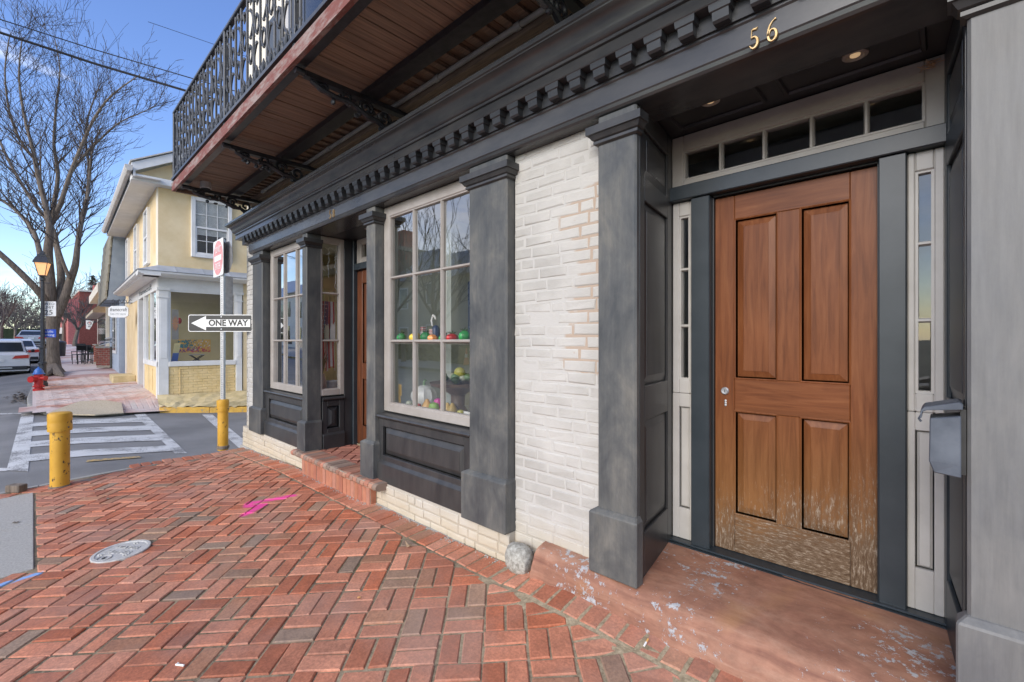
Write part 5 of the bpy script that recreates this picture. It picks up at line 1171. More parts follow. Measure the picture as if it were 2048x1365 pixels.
# pent roof over the shop front
rl = []
for t in (0, 1): pass
E_ = -.42
def pent(fr, xa, xb, ca, cb, name):
    yp(MB(fr).loft([[(xa + ca * .0, .0, 3.28), (xb, .0, 3.28), (xb + cb, E_, 3.10), (xa - ca, E_, 3.10)], [(xa, .0, 3.295), (xb, .0, 3.295), (xb + cb, E_ - .015, 3.115), (xa - ca, E_ - .015, 3.115)]]), name, 'roof_metal')
pent(YF, 0, 4.5, .42, 0, 'pent_roof'); pent(YS, -6.6, 0, 0, .42, 'pent_roof')
m = MB(YF)
for x in frange(.3, 4.2, 7): m.tube([(x, -.005, 3.30), (x, E_ - .01, 3.12)], .010, 5)
yp(m, 'roof_seam', 'roof_metal')
pr = [(0, 3.0), (-.30, 3.0), (-.32, 3.02), (-.36, 3.03), (-.405, 3.06), (-.415, 3.098), (0, 3.098)]
yp(MB(YF).prism(pr, -.41, 4.5), 'eave_cornice', 'trim_white'); yp(MB(YS).prism(pr, -6.6, .41), 'eave_cornice', 'trim_white')
# street side of the shop front
yp(MB(YS).box(-6.7, .0, -.012, .2, 2.72, 3.0), 'frieze', 'trim_white')
sg_ = text_mesh('frieze_lettering', 'framecraft', .20, 'sign_black', Y, Vector(MB(YS).tr((-2.3, -.016, 2.86))), (math.cos(-.032), math.sin(-.032), 0), ZD, .001, width=2.6)
yp(MB(YS).box(-2.6, -.02, -.03, .2, .86, .98), 'window_sill', 'trim_white'); yp(MB(YS).box(-1.33, -1.27, -.01, .06, .98, 2.72).box(-2.62, -2.5, -.02, .2, zb, 2.72).box(-.2, -.02, -.02, .2, zb, 2.72), 'window_frame', 'trim_white')
for a, b in ((-2.5, -1.33), (-1.27, -.2)): yp(MB(YS).quad((a, .03, .98), (b, .03, .98), (b, .03, 2.72), (a, .03, 2.72)), 'shop_pane', 'shop_glass')
yp(MB(YS).box(-2.5, -.2, .0, .2, zb, .86), 'base_wall', 'yellow_brick_paint'); yp(MB(YS).box(-1.5, -.95, -.012, -.001, .22, .78), 'base_panel', 'yellow_brick_paint', bevel=.006)
yp(MB(YS).box(-3.6, -2.62, .5, .6, .1, 2.72), 'recess_wall', 'yellow_stucco'); yp(MB(YS).box(-3.5, -2.8, .45, .499, .9, 2.6), 'recess_door_pane', 'car_glass')
yp(MB(YS).box(-3.9, -3.62, -.03, .25, zb, 2.72), 'pilaster', 'trim_white'); yp(MB(YS).box(-L, -3.9, .0, .25, .0, 2.98), 'street_wall_lower', 'yellow_stucco'); yp(MB(YS).box(-L, -L + .5, -.02, -.001, .3, 2.98), 'end_board', 'cream_wall')
yp(MB(YS).box(-5.9, -4.6, -.55, -.001, .0, .42), 'door_step', 'yellow_stone', bevel=.02)
# inside
yp(MB(YF).box(.0, 4, 1.6, 1.7, .0, 3.0), 'inner_wall', 'shop_wall'); yp(MB(YF).box(3.9, 4, .26, 2.6, .0, 3.0), 'inner_wall', 'soft_grey'); yp(MB(YF).box(.1, 4, .25, 2.6, .84, .9), 'display_floor', 'shop_floor'); yp(MB(YF).box(.0, 4, .26, 2.7, 2.95, 2.99), 'inner_ceiling', 'far_white')
def yt(name, label, cat, fr, mb, mat): o = mb.build(name, mat); return tag(o, label, cat)
T = thing('abstract_painting', 'long abstract painting fading from teal dots to yellow and magenta in the yellow shop', 'painting', MB(YF).tr((.75, .8, 1.3))); m = MB(YF); m.box(.50, 1.22, .78, .80, 1.18, 1.52); m.build('canvas', 'paint_gold', T); rng = random.Random(6)
mm = {k: MB(YF) for k in ('paint_teal', 'paint_gold', 'paint_red', 'paint_purple', 'string_light')}
for _ in range(420):
    t, h = rng.random(), rng.random(); x, z = .505 + .70 * t, 1.19 + .315 * h; s = rng.uniform(.006, .016)
    kx = t + rng.gauss(0, .14); kz = h + rng.gauss(0, .12); k = 'paint_teal' if kx < .5 and kz > .3 else ('paint_purple' if kz < .2 and kx < .6 else ('paint_red' if kz < .33 else ('string_light' if rng.random() < .2 else 'paint_gold')))
    mm[k].quad((x - s, .778 - rng.random() * .002, z - s), (x + s, .778, z - s), (x + s, .777, z + s), (x - s, .777, z + s))
for k, b in mm.items(): b.build('paint_dabs', k, T, kind='stuff')
T = thing('flower_panel', 'tall narrow panel with a peach coloured flower behind the yellow shop window', 'painting', MB(YF).tr((.42, .5, 1.8))); MB(YF).box(.34, .48, .56, .58, 1.52, 2.28).build('panel', 'soft_grey', T); m = MB(YF)
for k in range(12):
    a = k * math.pi / 6; c_, s_ = math.cos(a), math.sin(a); m.add([(.41, .555, 1.92), (.41 + .05 * math.cos(a - .2), .553, 1.92 + .13 * math.sin(a - .2)), (.41 + .07 * c_, .552, 1.92 + .22 * s_), (.41 + .05 * math.cos(a + .2), .553, 1.92 + .13 * math.sin(a + .2))], [(0, 1, 2, 3)])
m.build('petal', 'peach', T)
T = thing('leaning_canvas', 'blue and yellow canvas leaning at the left of the yellow shop window', 'painting', MB(YF).tr((.3, .2, 1))); MB(YF).loft([[(.27, .15, .985), (.40, .15, .985), (.40, .18, .985), (.27, .18, .985)], [(.33, .30, 1.18), (.45, .30, 1.18), (.45, .33, 1.18), (.33, .33, 1.18)]]).build('lower_half', 'art_blue', T); MB(YF).loft([[(.33, .30, 1.181), (.45, .30, 1.181), (.45, .33, 1.181), (.33, .33, 1.181)], [(.38, .42, 1.42), (.50, .42, 1.42), (.50, .45, 1.42), (.38, .45, 1.42)]]).build('upper_half', 'art_yellow', T)
T = thing('folding_stand', 'dark folding luggage stand with crossed legs in the yellow shop', 'stand', MB(YF).tr((.9, .4, .9))); m = MB(YF)
for y in (.3, .5): m.tube([(.70, y, .91), (.98, y, 1.12)], .012, 6); m.tube([(.98, y, .91), (.70, y, 1.12)], .012, 6)
m.build('crossed_leg', 'black_plastic', T); MB(YF).box(.68, 1.0, .28, .52, 1.12, 1.135).build('top', 'soft_grey', T)
o = MB(YF).ball((.52, .7, 2.0), .05, .05, .08, 10, 6).build('red_ornament', 'toy_red', None, smooth=True); tag(o, 'glowing red heart shaped ornament hanging right of the peach flower', 'ornament')
# hanging shop sign
H = Vector(MB(YS).tr((-4.4, -.16, 2.55))); sd_ = Vector((.7254, .6883, 0)); dH = -.6883 * H.x + .7254 * H.y
T = thing('hanging_sign', 'white framecraft sign board with cut corners hanging from an iron bracket', 'shop sign', (-18, 1.7, 2.3))
d = 13.7; Hc = att(237.5, 624, d); s = d / 910; FH = (Hc.x, Hc.y, math.atan2(.6883, .7254)); Wd, Hh = 20.0 * s, 11.5 * s
m = MB(FH); c = .10; pts = [(-Wd + c, -Hh), (Wd - c, -Hh), (Wd, -Hh + c * .6), (Wd, Hh - c * .6), (Wd - c, Hh), (-Wd + c, Hh), (-Wd, Hh - c * .6), (-Wd, -Hh + c * .6)]
m.loft([[(a, y, Hc.z + b) for a, b in pts] for y in (.02, -.02)]); m.build('board', 'sign_white', T)
text_mesh('lettering', 'framecraft', .15, 'sign_black', T, Hc + ZD * .06 + ND * .0215, XD, ZD, .001, width=Wd * 1.7, shear=.35)
text_mesh('lettering', '540 777 0696', .075, 'soft_grey', T, Hc - ZD * .075 + ND * .0215, XD, ZD, .001, width=Wd * 1.55)
m = MB(FH); zt_ = Hc.z + 17.5 * s; m.tube([(-Wd * 1.5, 0, zt_), (Wd * 1.35, 0, zt_)], .014, 6); m.tube([(-Wd * .7 + Wd * 2.0 * k / 24, 0, zt_ + .055 + .05 * math.sin(k * .9)) for k in range(25)], .008, 5); m.build('iron_bracket', 'iron', T)
m = MB(FH)
for x in (-Wd * .6, 0, Wd * .6): m.tube([(x, 0, zt_), (x, 0, Hc.z + Hh)], .008, 5)
m.build('hanger', 'iron', T)

# ================================================================== THE STREET BEYOND
# blue house with a mansard roof
BH = thing('blue_house', 'narrow blue grey house with a shingled mansard roof and clapboard front', 'building', (-23, 3, .3))
FB = (-21.6, 2.20, -.032)
BHy = MB(FB).box(-4.5, 0, -.03, 3, .2, 3.0).build('front_wall', 'blue_board', BH)
z = .35
while z < 2.95: MB(FB).loft([[(-4.5, -.035, z), (-.03, -.035, z), (-.03, -.048, z), (-4.5, -.048, z)], [(-4.5, -.032, z + .12), (-.03, -.032, z + .12), (-.03, -.036, z + .12), (-4.5, -.036, z + .12)]]).build('clapboard', 'blue_board', BH); z += .125
m = MB(FB); m.loft([[(x, 1.5, 2.95), (x, -.38, 2.95), (x, -.34, 3.1), (x, -.20, 5.25), (x, 1.5, 5.4)] for x in (-4.5, .02)]); m.build('upper_side', 'blue_grey_wall', BH)
z = 2.98
while z < 5.2: yy = -.385 + .165 * (z - 2.98) / 2.2; MB(FB).box(-4.55, -.0, yy - .04, yy + .02, z, z + .30).build('shingle_course', 'shingle', BH, bevel=.01); z += .31
W = MB(FB).box(-2.6, -1.0, -.075, -.05, 1.0, 2.75).build('window', 'trim_white', BH); MB(FB).box(-2.45, -1.15, -.08, -.076, 1.12, 2.65).build('pane', 'car_glass', W); MB(FB).box(-1.83, -1.77, -.085, -.081, 1.12, 2.65).box(-2.45, -1.84, -.085, -.081, 1.86, 1.92).build('muntins', 'trim_white', W)
# cafe with a pale awning front
CF = thing('cafe_building', 'low cafe building with a tan awning and wide dark shop window', 'building', (-30, 3, .4))
FC = (-26.3, 2.28, -.032)
MB(FC).box(-9, 0, .0, 4, .3, 3.6).build('front_wall', 'cream_wall', CF); MB(FC).box(-8, -1.2, -.03, -.001, .9, 2.6).build('shop_window', 'car_glass', CF); MB(FC).box(-9, .1, -.35, .3, 3.6, 4.0).build('parapet', 'cream_wall', CF)
MB(FC).loft([[(-8.5, -.02, 3.3), (-.3, -.02, 3.3), (-.3, -.02, 2.72), (-8.5, -.02, 2.72)], [(-8.5, -.5, 2.85), (-.3, -.5, 2.85), (-.3, -.5, 2.72), (-8.5, -.5, 2.72)]]).build('awning', 'awning_tan', CF)  # awning cloth in its own plain tan
MB(FC).box(-.35, -.05, -.08, -.001, .3, 3.0).build('door_post', 'cream_wall', CF)
o = MB((-36, 2.9, -.03)).box(-6, 0, 0, 5, .5, 4.4).build('white_building', 'far_white'); tag(o, 'pale plain building rising behind the cafe roof', 'building')
# red brick building
RB = thing('red_brick_building', 'square red brick building with a pink painted street front and chimney', 'building', (-64, 6, .9))
MB().box(-80, -62, 3.19, 5.6, .8, 6.4).build('side_wall', 'far_brick', RB); MB().box(-80, -62.02, 2.4, 3.185, .8, 5.6).build('street_front', 'pink_brick', RB); MB().box(-64, -63.2, 4.3, 5.0, 6.4, 7.2).build('chimney', 'pink_brick', RB); MB().box(-80.2, -61.9, 3.15, 5.7, 6.4, 6.55).build('parapet_cap', 'cream_wall', RB)
# pennant on a line
pc = att(179.5, 650, 24); T = thing('pennant', 'white tapering pennant with a printed badge hung across the pavement', 'pennant', tuple(pc)); fr = (pc.x, pc.y, F0[2]); s = 24 / 910
m = MB(fr); m.loft([[(x * s, y, pc.z + z * s) for x, z in ((-7.5, 9), (8.5, 8), (4, -3), (-.5, -9.5), (-7, -8))] for y in (.006, -.006)]); m.build('cloth', 'sign_white', T)
m = MB(fr); m.tube([(3.6 * s * math.cos(k * .5), -.01, pc.z + (3 + 3.2 * math.sin(k * .5)) * s) for k in range(14)], .022, 5); m.box(-3 * s, 2 * s, -.012, -.007, pc.z - 5 * s, pc.z - 2 * s); m.build('badge', 'soft_grey', T)
m = MB(fr); m.ball((.5 * s, -.012, pc.z + 4 * s), .05, .01, .05, 8, 5); m.build('badge_dot', 'faded_red', T)
MB().tube([att(150, 632, 25), pc + Vector((0, 0, 9 * s)), att(205, 648, 23)], .012, 4).build('line', 'cable', T)
# planters with folded chairs, cafe tables
def brick_box(name, label, px0, px1, py0, py1, t, dep, cat='planter'):
    a, b = att(px0, py1, t), att(px1, py0, t); s = t / 910; w_ = (px1 - px0) * s; h = (py1 - py0) * s
    T = thing(name, label, cat, (a.x, a.y, a.z)); fr = (a.x, a.y, F0[2]); core = MB(fr).box(.012, w_ - .012, .012, dep, a.z - .1, a.z + h - .02).build('core', 'step_mortar', T); z = a.z; k = 0
    while z < a.z + h - .04:
        x = -(.1 if k % 2 else 0)
        while x < w_ - .02:
            c, d_ = max(x, 0), min(x + .2, w_)
            if d_ - c > .03: m = MB(fr); wall_brick(m, c, d_ - .012, z, z + .075, .0, .014); m.build('brick', 'far_brick', T)
            x += .21
        z += .088; k += 1
    MB(fr).box(-.02, w_ + .02, -.02, dep + .02, a.z + h - .02, a.z + h + .03).build('coping', 'kerb_stone', T); return T, fr, a.z + h + .03, w_
T, fr, zt2, w_ = brick_box('brick_planter', 'low red brick planter nearer the blue house', 192, 220, 695, 731, 18.6, .5)
brick_box('brick_planter', 'end of a second low brick planter left of the bigger one', 187, 192, 690, 724, 19.6, .4)
rng = random.Random(8)
T = thing('folded_furniture', 'dark folded cafe chairs piled on the brick planter', 'chairs', (*MB(fr).tr((.3, .3, 0))[:2], zt2)); 
for k in range(7):
    m = MB(fr); x0 = rng.uniform(0, .15); m.tube([(x0, .1 + .05 * k, zt2 + .03 + .05 * k), (x0 + w_ * .8, .1 + .05 * k, zt2 + .06 + .045 * k + rng.uniform(0, .12))], .018, 5); m.build('chair_frame', 'iron' if k % 3 else 'table_top', T)
def cafe_table(px, py, t, label):
    q = att(px, py, t); q.z = zf(q.x, q.y); T = thing('cafe_table', label, 'table', tuple(q), 'cafe tables on the pavement'); MB().lathe([(.36, .70), (.37, .715), (.36, .73), (.01, .73)], q, 18).build('table_top', 'table_top', T); MB().lathe([(.03, .0), (.03, .70)], q, 8).build('stem', 'iron', T)
    m = MB()
    for k in range(3): a = k * 2.1; m.tube([(q.x, q.y, q.z + .1), (q.x + .25 * math.cos(a), q.y + .25 * math.sin(a), q.z + .01)], .015, 5)
    m.build('foot', 'iron', T)
def cafe_chair(px, py, t, ang, label):
    q = att(px, py, t); q.z = zf(q.x, q.y); f = (q.x, q.y, ang); T = thing('cafe_chair', label, 'chair', tuple(q), 'cafe chairs on the pavement'); MB(f).box(-.2, .2, -.2, .2, q.z + .43, q.z + .46).build('seat', 'iron', T); MB(f).box(-.2, .2, .18, .21, q.z + .62, q.z + .85).build('backrest', 'iron', T)
    for sx, sy in ((-1, -1), (1, -1), (-1, 1), (1, 1)): MB(f).tube([(sx * .18, sy * .18, q.z), (sx * .18, sy * .19, q.z + (.85 if sy > 0 else .44))], .014, 5).build('leg', 'iron', T)
cafe_table(164, 712, 21.5, 'round grey cafe table nearest the bare tree'); cafe_table(177, 708, 22.5, 'round grey cafe table beside the brick planter')
for px, py, t, a, l in ((160, 715, 21, .5, 'dark cafe chair at the front left of the tables'), (170, 715, 20.8, 2.2, 'dark cafe chair in front between the two tables'), (182, 711, 21.6, 3.9, 'dark cafe chair close against the brick planter'), (157, 707, 23.5, 1.0, 'dark cafe chair behind the left table')): cafe_chair(px, py, t, a, l)

# street lamp with signs
q = on(85.5, 772, zf); LPd = 13.3; q = att(85.5, 772, LPd); q.z = zf(q.x, q.y); s = LPd / 910
T = thing('street_lamp', 'black fluted street lamp with a lit glass lantern in front of the bare tree', 'street lamp', tuple(q)); top = EYE + (682.5 - 505) * s
MB().lathe([(0.1147, -.05), (0.1147, .10), (0.0962, .12), (0.0851, .30), (0.0777, .62), (0.0962, .64), (0.0962, .70), (0.0651, .72)], q, 16).build('base', 'iron_blue', T, smooth=True)
m = MB(); n = 24; m.loft([[(q.x + r * (1 - .06 * (k % 2)) * math.cos(2 * math.pi * k / n), q.y + r * (1 - .06 * (k % 2)) * math.sin(2 * math.pi * k / n), z) for k in range(n)] for r, z in ((.064, q.z + .70), (.06, q.z + 1.10), (.05, q.z + 1.15), (.038, top - .82))]); m.build('post', 'iron_blue', T)
MB().lathe([(0.0629, 1.10), (0.0725, 1.12), (0.0725, 1.16), (0.0518, 1.18)], q, 16).build('collar', 'iron_blue', T)
MB().lathe([(0.0370, -.84), (0.0629, -.82), (0.0629, -.76), (0.0444, -.74), (0.0740, -.68)], (q.x, q.y, top), 12).build('lantern_neck', 'iron_blue', T)
zl = top - .68; f4 = (q.x, q.y, F0[2] + .5)
MB(f4).loft([[(-a, -a, z), (a, -a, z), (a, a, z), (-a, a, z)] for a, z in ((.068, zl + .01), (.135, zl + .36))]).build('lantern_glass', 'lamp_glow', T)
m = MB(f4)
for sx in (-1, 1):
    for sy in (-1, 1): m.tube([(sx * .071, sy * .071, zl), (sx * .141, sy * .141, zl + .37)], .009, 5)
m.box(-.078, .078, -.078, .078, zl - .015, zl + .005); m.build('lantern_frame', 'iron', T)
MB(f4).loft([[(-a, -a, z), (a, -a, z), (a, a, z), (-a, a, z)] for a, z in ((.168, zl + .36), (.168, zl + .39), (.112, zl + .54), (.098, zl + .55), (.098, zl + .60), (.045, zl + .63), (.037, zl + .69), (.002, zl + .72))]).build('lantern_roof', 'iron', T)
MB(F0[:0] or (q.x, q.y, F0[2])).tube([(-.25, 0, zl - .22), (.25, 0, zl - .22)], .012, 6).build('ladder_bar', 'iron', T)
fs_ = (q.x + .0, q.y + .0, F0[2])
def lamp_sign(name, label, px0, px1, py0, py1, mat, lines):
    a, b = att(px0, py1, LPd), att(px1, py0, LPd); w2 = (px1 - px0) * s / 2; h2 = (py1 - py0) * s / 2; off = ((px0 + px1) / 2 - 85.5) * s; zc = (a.z + b.z) / 2
    T = thing(name, label, 'traffic sign', (q.x, q.y, zc)); m = MB(fs_); plate(m, w2, h2, .075, .08, zc, off, .02); m.build('sign_plate', mat, T)
    for txt, dz, sz, wd, mt in lines: text_mesh('lettering', txt, sz, mt, T, Vector(MB(fs_).tr((off, .0735, zc + dz))), XD, ZD, .0006, width=wd)
lamp_sign('speed_limit_sign', 'white SPEED LIMIT 25 sign half hidden behind the lamp post', 77.5, 107, 603, 632.5, 'sign_white', (('SPEED', .14, .11, .34, 'sign_black'), ('LIMIT', .035, .11, .30, 'sign_black'), ('25', -.11, .20, .24, 'sign_black')))
lamp_sign('blue_parking_sign', 'small blue sign with white lettering behind the lamp post', 75.5, 107, 659, 675, 'sign_blue', (('Public', .05, .10, .30, 'sign_white'), ('Parking', -.05, .10, .36, 'sign_white')))
# hydrant
q = att(77.5, 780, 12.5); q.z = zf(q.x, q.y) + .0; s = 12.5 / 910
T = thing('fire_hydrant', 'red fire hydrant with a blue bonnet in front of the lamp post', 'fire hydrant', tuple(q))
MB().lathe([(0.1147, -.03), (0.1147, .05), (0.0814, .055), (0.0799, .08), (0.1221, .085), (0.1258, .115), (0.0888, .125), (0.0873, .38), (0.0925, .42), (0.0925, .44)], q, 20).build('barrel', 'hydrant_red', T, smooth=True)
MB().lathe([(0.1295, .44), (0.1317, .455), (0.1073, .47), (0.0925, .53), (0.0629, .585), (0.0296, .605), (0.0222, .61), (0.0222, .64), (0.0015, .645)], q, 20).build('bonnet', 'hydrant_blue', T, smooth=True)
XW = Vector((.7254, .6883, 0))
for d_, n_ in ((-1, 'nozzle'), (1, 'nozzle')): MB().tube([q + Vector((0, 0, .33)), q + XW * d_ * .17 + Vector((0, 0, .33)), q + XW * d_ * .171 + Vector((0, 0, .33)), q + XW * d_ * .20 + Vector((0, 0, .33))], [.05, .05, .065, .065], 12).build(n_, 'hydrant_red', T, smooth=True)
MB().tube([q + Vector((0, 0, .31)), q + ND * .18 + Vector((0, 0, .31)), q + ND * .181 + Vector((0, 0, .31)), q + ND * .22 + Vector((0, 0, .31))], [.065, .065, .085, .085], 12).build('pumper_nozzle', 'hydrant_red', T, smooth=True)
m = MB(); c0_ = q - XW * .2 + Vector((0, 0, .30)); m.tube([c0_, c0_ + Vector((-.02, 0, -.08)), c0_ + XW * .06 + Vector((0, 0, -.15)), c0_ + XW * .10 + Vector((0, 0, -.10))], .008, 5); m.build('chain', 'steel', T)
m = MB()
for k in range(6): a = k * math.pi / 3; m.ball((q.x + .107 * math.cos(a), q.y + .107 * math.sin(a), q.z + .12), .016, .016, .012, 6, 4)
m.build('flange_bolt', 'hydrant_red', T)

# ------------------------------------------------------------------ cars
def wheel(fr, x, y, z, r, T, w=.2):
    Wh = MB(fr).loft([[(x + a * math.cos(2 * math.pi * k / 20), yy, z + a * math.sin(2 * math.pi * k / 20)) for k in range(20)] for a, yy in ((r * .6, y - w / 2), (r * .95, y - w / 2), (r, y - w / 2 + .03), (r, y + w / 2 - .03), (r * .95, y + w / 2), (r * .6, y + w / 2))]).build('wheel', 'tyre', T, smooth=True)
    for sg in (-1, 1): MB(fr).loft([[(x + a * math.cos(2 * math.pi * k / 14), y + sg * (w / 2 - .02 + .0 + b), z + a * math.sin(2 * math.pi * k / 14)) for k in range(14)] for a, b in ((r * .62, .0), (r * .55, .015), (r * .15, .02), (.01, .02))]).build('rim', 'steel', Wh)
def car(name, label, pos, ang, kind, mat, L=4.6, W=1.84, group=None):
    """local x towards the front, y left; rear bumper at x = 0"""
    T = thing(name, label, 'car', tuple(pos), group); fr = (pos.x, pos.y, ang); z = pos.z; hw = W / 2
    if kind == 'suv': body = [(0, .42, 1), (.02, .95, .99), (.12, 1.02, .97), (1.0, 1.04, .99), (3.3, 1.03, .99), (4.45, .92, .9), (4.6, .7, .86)]; cab = [(.10, 1.0, .90), (.45, 1.56, .74), (.8, 1.62, .72), (2.4, 1.60, .72), (3.3, 1.02, .88)]
    else: body = [(0, .45, .97), (.02, .88, .96), (.1, .93, .95), (1.0, .95, 1), (3.3, .92, 1), (4.45, .78, .88), (4.6, .6, .84)]; cab = [(.5, .93, .86), (1.3, 1.36, .68), (1.7, 1.41, .66), (2.6, 1.38, .66), (3.5, .92, .86)]
    k = L / 4.6; rings = []
    for x, h, w_ in body: yw = hw * w_; rings.append([(x * k, -yw * .96, z + .24), (x * k, -yw, z + .45), (x * k, -yw * .985, z + h * .86), (x * k, -yw * .93, z + h), (x * k, yw * .93, z + h), (x * k, yw * .985, z + h * .86), (x * k, yw, z + .45), (x * k, yw * .96, z + .24)])
    MB(fr).loft(rings).build('body', mat, T, smooth=True, bevel=.02)
    n = len(cab); ring = []
    for i, (x, h, w_) in enumerate(cab): ring.append((x * k, h, hw * w_))
    base = body[3][1] - .04
    m = MB(fr); m.loft([[(x, -y_ if h > base + .1 else -hw * .88, z + h), (x, y_ if h > base + .1 else hw * .88, z + h), (x, hw * .9, z + base - .05), (x, -hw * .9, z + base - .05)] for x, h, y_ in ring]); m.build('cabin', mat, T, bevel=.03)
    r0, r1 = ring[0], ring[1]; e = lambda a, b, t: tuple(a[i] + (b[i] - a[i]) * t for i in range(3))
    lo, hi = e(r0, r1, .16), e(r0, r1, .86); off = -.016
    MB(fr).loft([[(lo[0] + off - d, -lo[2] * .90, z + lo[1] + .01), (lo[0] + off - d, lo[2] * .90, z + lo[1] + .01), (hi[0] + off - d, hi[2] * .92, z + hi[1] + .01), (hi[0] + off - d, -hi[2] * .92, z + hi[1] + .01)] for d in (0, .012)]).build('rear_window', 'car_glass', T)
    r0, r1 = ring[-1], ring[-2]; lo, hi = e(r0, r1, .12), e(r0, r1, .9)
    MB(fr).loft([[(lo[0] + .02 + d, -lo[2] * .86, z + lo[1] + .01), (lo[0] + .02 + d, lo[2] * .86, z + lo[1] + .01), (hi[0] + .02 + d, hi[2] * .92, z + hi[1] + .01), (hi[0] + .02 + d, -hi[2] * .92, z + hi[1] + .01)] for d in (0, .012)]).build('windscreen', 'car_glass', T)
    for sg in (-1, 1):
        yb, yt_ = hw * .892, hw * cab[2][2] + .012; h0, h1 = base + .06, cab[2][1] - .10; xs_ = [(.55, .95, 1.45, 1.55), (1.52, 1.62, 2.55, 2.4)] if kind == 'suv' else [(1.2, 1.5, 2.1, 2.1), (2.17, 2.17, 2.85, 2.5)]
        for i, (a, b, c, d_) in enumerate(xs_):
            m = MB(fr); P4 = [(a * k, sg * (yb + .002), z + h0), (c * k if i == 0 else (c + .35) * k, sg * (yb + .002), z + h0), (d_ * k, sg * yt_, z + h1), (b * k, sg * yt_, z + h1)]
            m.loft([P4, [(x, y + sg * .012, zz) for x, y, zz in P4]]); m.build('side_window', 'car_glass', T)
        MB(fr).ball((3.05 * k, sg * (hw + .08), z + base + .08), .09, .08, .075, 10, 6).build('wing_mirror', 'dark_trim', T, smooth=True)
        tz = .78 if kind == 'suv' else .68
        MB(fr).loft([[(-.012, sg * hw * .42, z + tz), (-.012, sg * hw * .955, z + tz + .02), (-.012, sg * hw * .955, z + tz + .17), (-.012, sg * hw * .52, z + tz + .13)], [(.03, sg * hw * .42, z + tz), (.25, sg * hw * 1.005, z + tz + .02), (.25, sg * hw * 1.005, z + tz + .17), (.03, sg * hw * .52, z + tz + .13)]]).build('tail_light', 'tail_red', T)
        MB(fr).box(4.46 * k, 4.61 * k, sg * hw * .5, sg * hw * .84, z + .58, z + .70).build('headlight', 'string_light', T, bevel=.02)
        for x in (.82, 3.72): wheel(fr, x * k, sg * (hw - .10), z + .34, .345, T)
        for x in (.82, 3.72): MB(fr).loft([[(x * k + .41 * math.cos(a), sg * (hw + b), z + .34 + .41 * math.sin(a)) for a in [math.pi * j / 12 for j in range(13)]] for b in (-.25, .004)], False).build('wheel_arch', 'dark_trim', T)
        if kind == 'suv': MB(fr).tube([(.7 * k, sg * .60, z + 1.66), (2.5 * k, sg * .60, z + 1.66)], .02, 6).build('roof_rail', 'steel', T)
    MB(fr).box(-.05, .10, -hw * .93, hw * .93, z + .30, z + .46).build('bumper', 'dark_trim', T, bevel=.02)
    if kind == 'suv': MB(fr).box(-.065, -.051, -.4, .4, z + .36, z + .42).build('bumper_trim', 'steel', T)
    MB(fr).box(-.022, -.004, -.17, .17, z + .66, z + .78).build('number_plate', 'sign_white', T)
    MB(fr).box(.3, 4.3 * k, -hw * .9, hw * .9, z + .16, z + .26).build('underside', 'dark_trim', T)
    return T
p = Vector((-29.3, -1.0, 0)); p.z = zr(p.x, p.y) - .02; car('parked_suv', 'white suv seen from behind, nearest of the parked cars', p, R(180), 'suv', 'car_white', 4.6, 1.86, 'cars along the kerb')
p = Vector((-35.5, -.62, 0)); p.z = zr(p.x, p.y) - .02; car('parked_car', 'white car parked just ahead of the nearest white suv', p, R(180), 'sedan', 'car_white', 4.6, 1.8, 'cars along the kerb')
p = att(62, 695, 38); p.z = zr(p.x, p.y) + .0; car('silver_car', 'silver sedan with red tail lights farther up the rising street', p, R(178), 'sedan', 'car_silver', 4.7, 1.85, 'cars along the kerb')

# ------------------------------------------------------------------ trees
def grow(m, p, d, L, r, lev, rng, up=.25, spread=.75, tmin=.0075, kids=(3, 5)):
    n = 4 if lev else 3; pts = [p]; rr = [r]; q = p.copy(); dd = d.copy()
    for i in range(n):
        dd = (dd + Vector((rng.gauss(0, .16), rng.gauss(0, .16), rng.gauss(0, .13) + up * .22))).normalized(); q = q + dd * (L / n); pts.append(q.copy()); rr.append(max(r * (1 - .62 * (i + 1) / n), tmin * .8))
    m.tube(pts, rr, 6 if r > .05 else (4 if r > .018 else 3), r > .05)
    if lev <= 0: return
    for _ in range(rng.randint(*kids)):
        i = rng.randint(1, n); b = pts[i]; base = (pts[i] - pts[i - 1]).normalized()
        side = Vector((rng.gauss(0, 1), rng.gauss(0, 1), rng.gauss(0, .7))); side -= base * side.dot(base)
        if side.length < .01: continue
        nd = (base + side.normalized() * spread * rng.uniform(.6, 1.2) + Vector((0, 0, up * .5))).normalized()
        grow(m, b, nd, L * rng.uniform(.5, .78), max(rr[i] * rng.uniform(.5, .7), tmin), lev - 1, rng, up, spread, tmin, kids)
rng = random.Random(42); TD = 17.2; s = TD / 910
TR = thing('bare_tree', 'big bare tree with several forking grey trunks beside the street lamp', 'tree', tuple(att(107, 748, TD)))
def px(x, y, d=0): return att(x, y, TD + d)
m = MB()
def limb(pts, dep=0):
    P = [px(a, b, dep * i / max(1, len(pts) - 1)) for i, (a, b, r) in enumerate(pts)]; rr = [r * s * .66 for _, _, r in pts]; Q = [P[0]]; q2 = [rr[0]]
    for i in range(len(P) - 1):
        for k in (1, 2, 3):
            t = k / 3; a = P[max(i - 1, 0)]; b, c = P[i], P[i + 1]; d_ = P[min(i + 2, len(P) - 1)]
            Q.append(.5 * ((2 * b) + (c - a) * t + (2 * a - 5 * b + 4 * c - d_) * t * t + (3 * b - a - 3 * c + d_) * t ** 3)); q2.append(rr[i] + (rr[i + 1] - rr[i]) * t)
    m.tube(Q, q2, 12); return Q, q2
limb([(110, 752, 27), (108, 742, 19), (106, 705, 14), (106, 665, 14), (107, 635, 17), (106, 610, 14)])
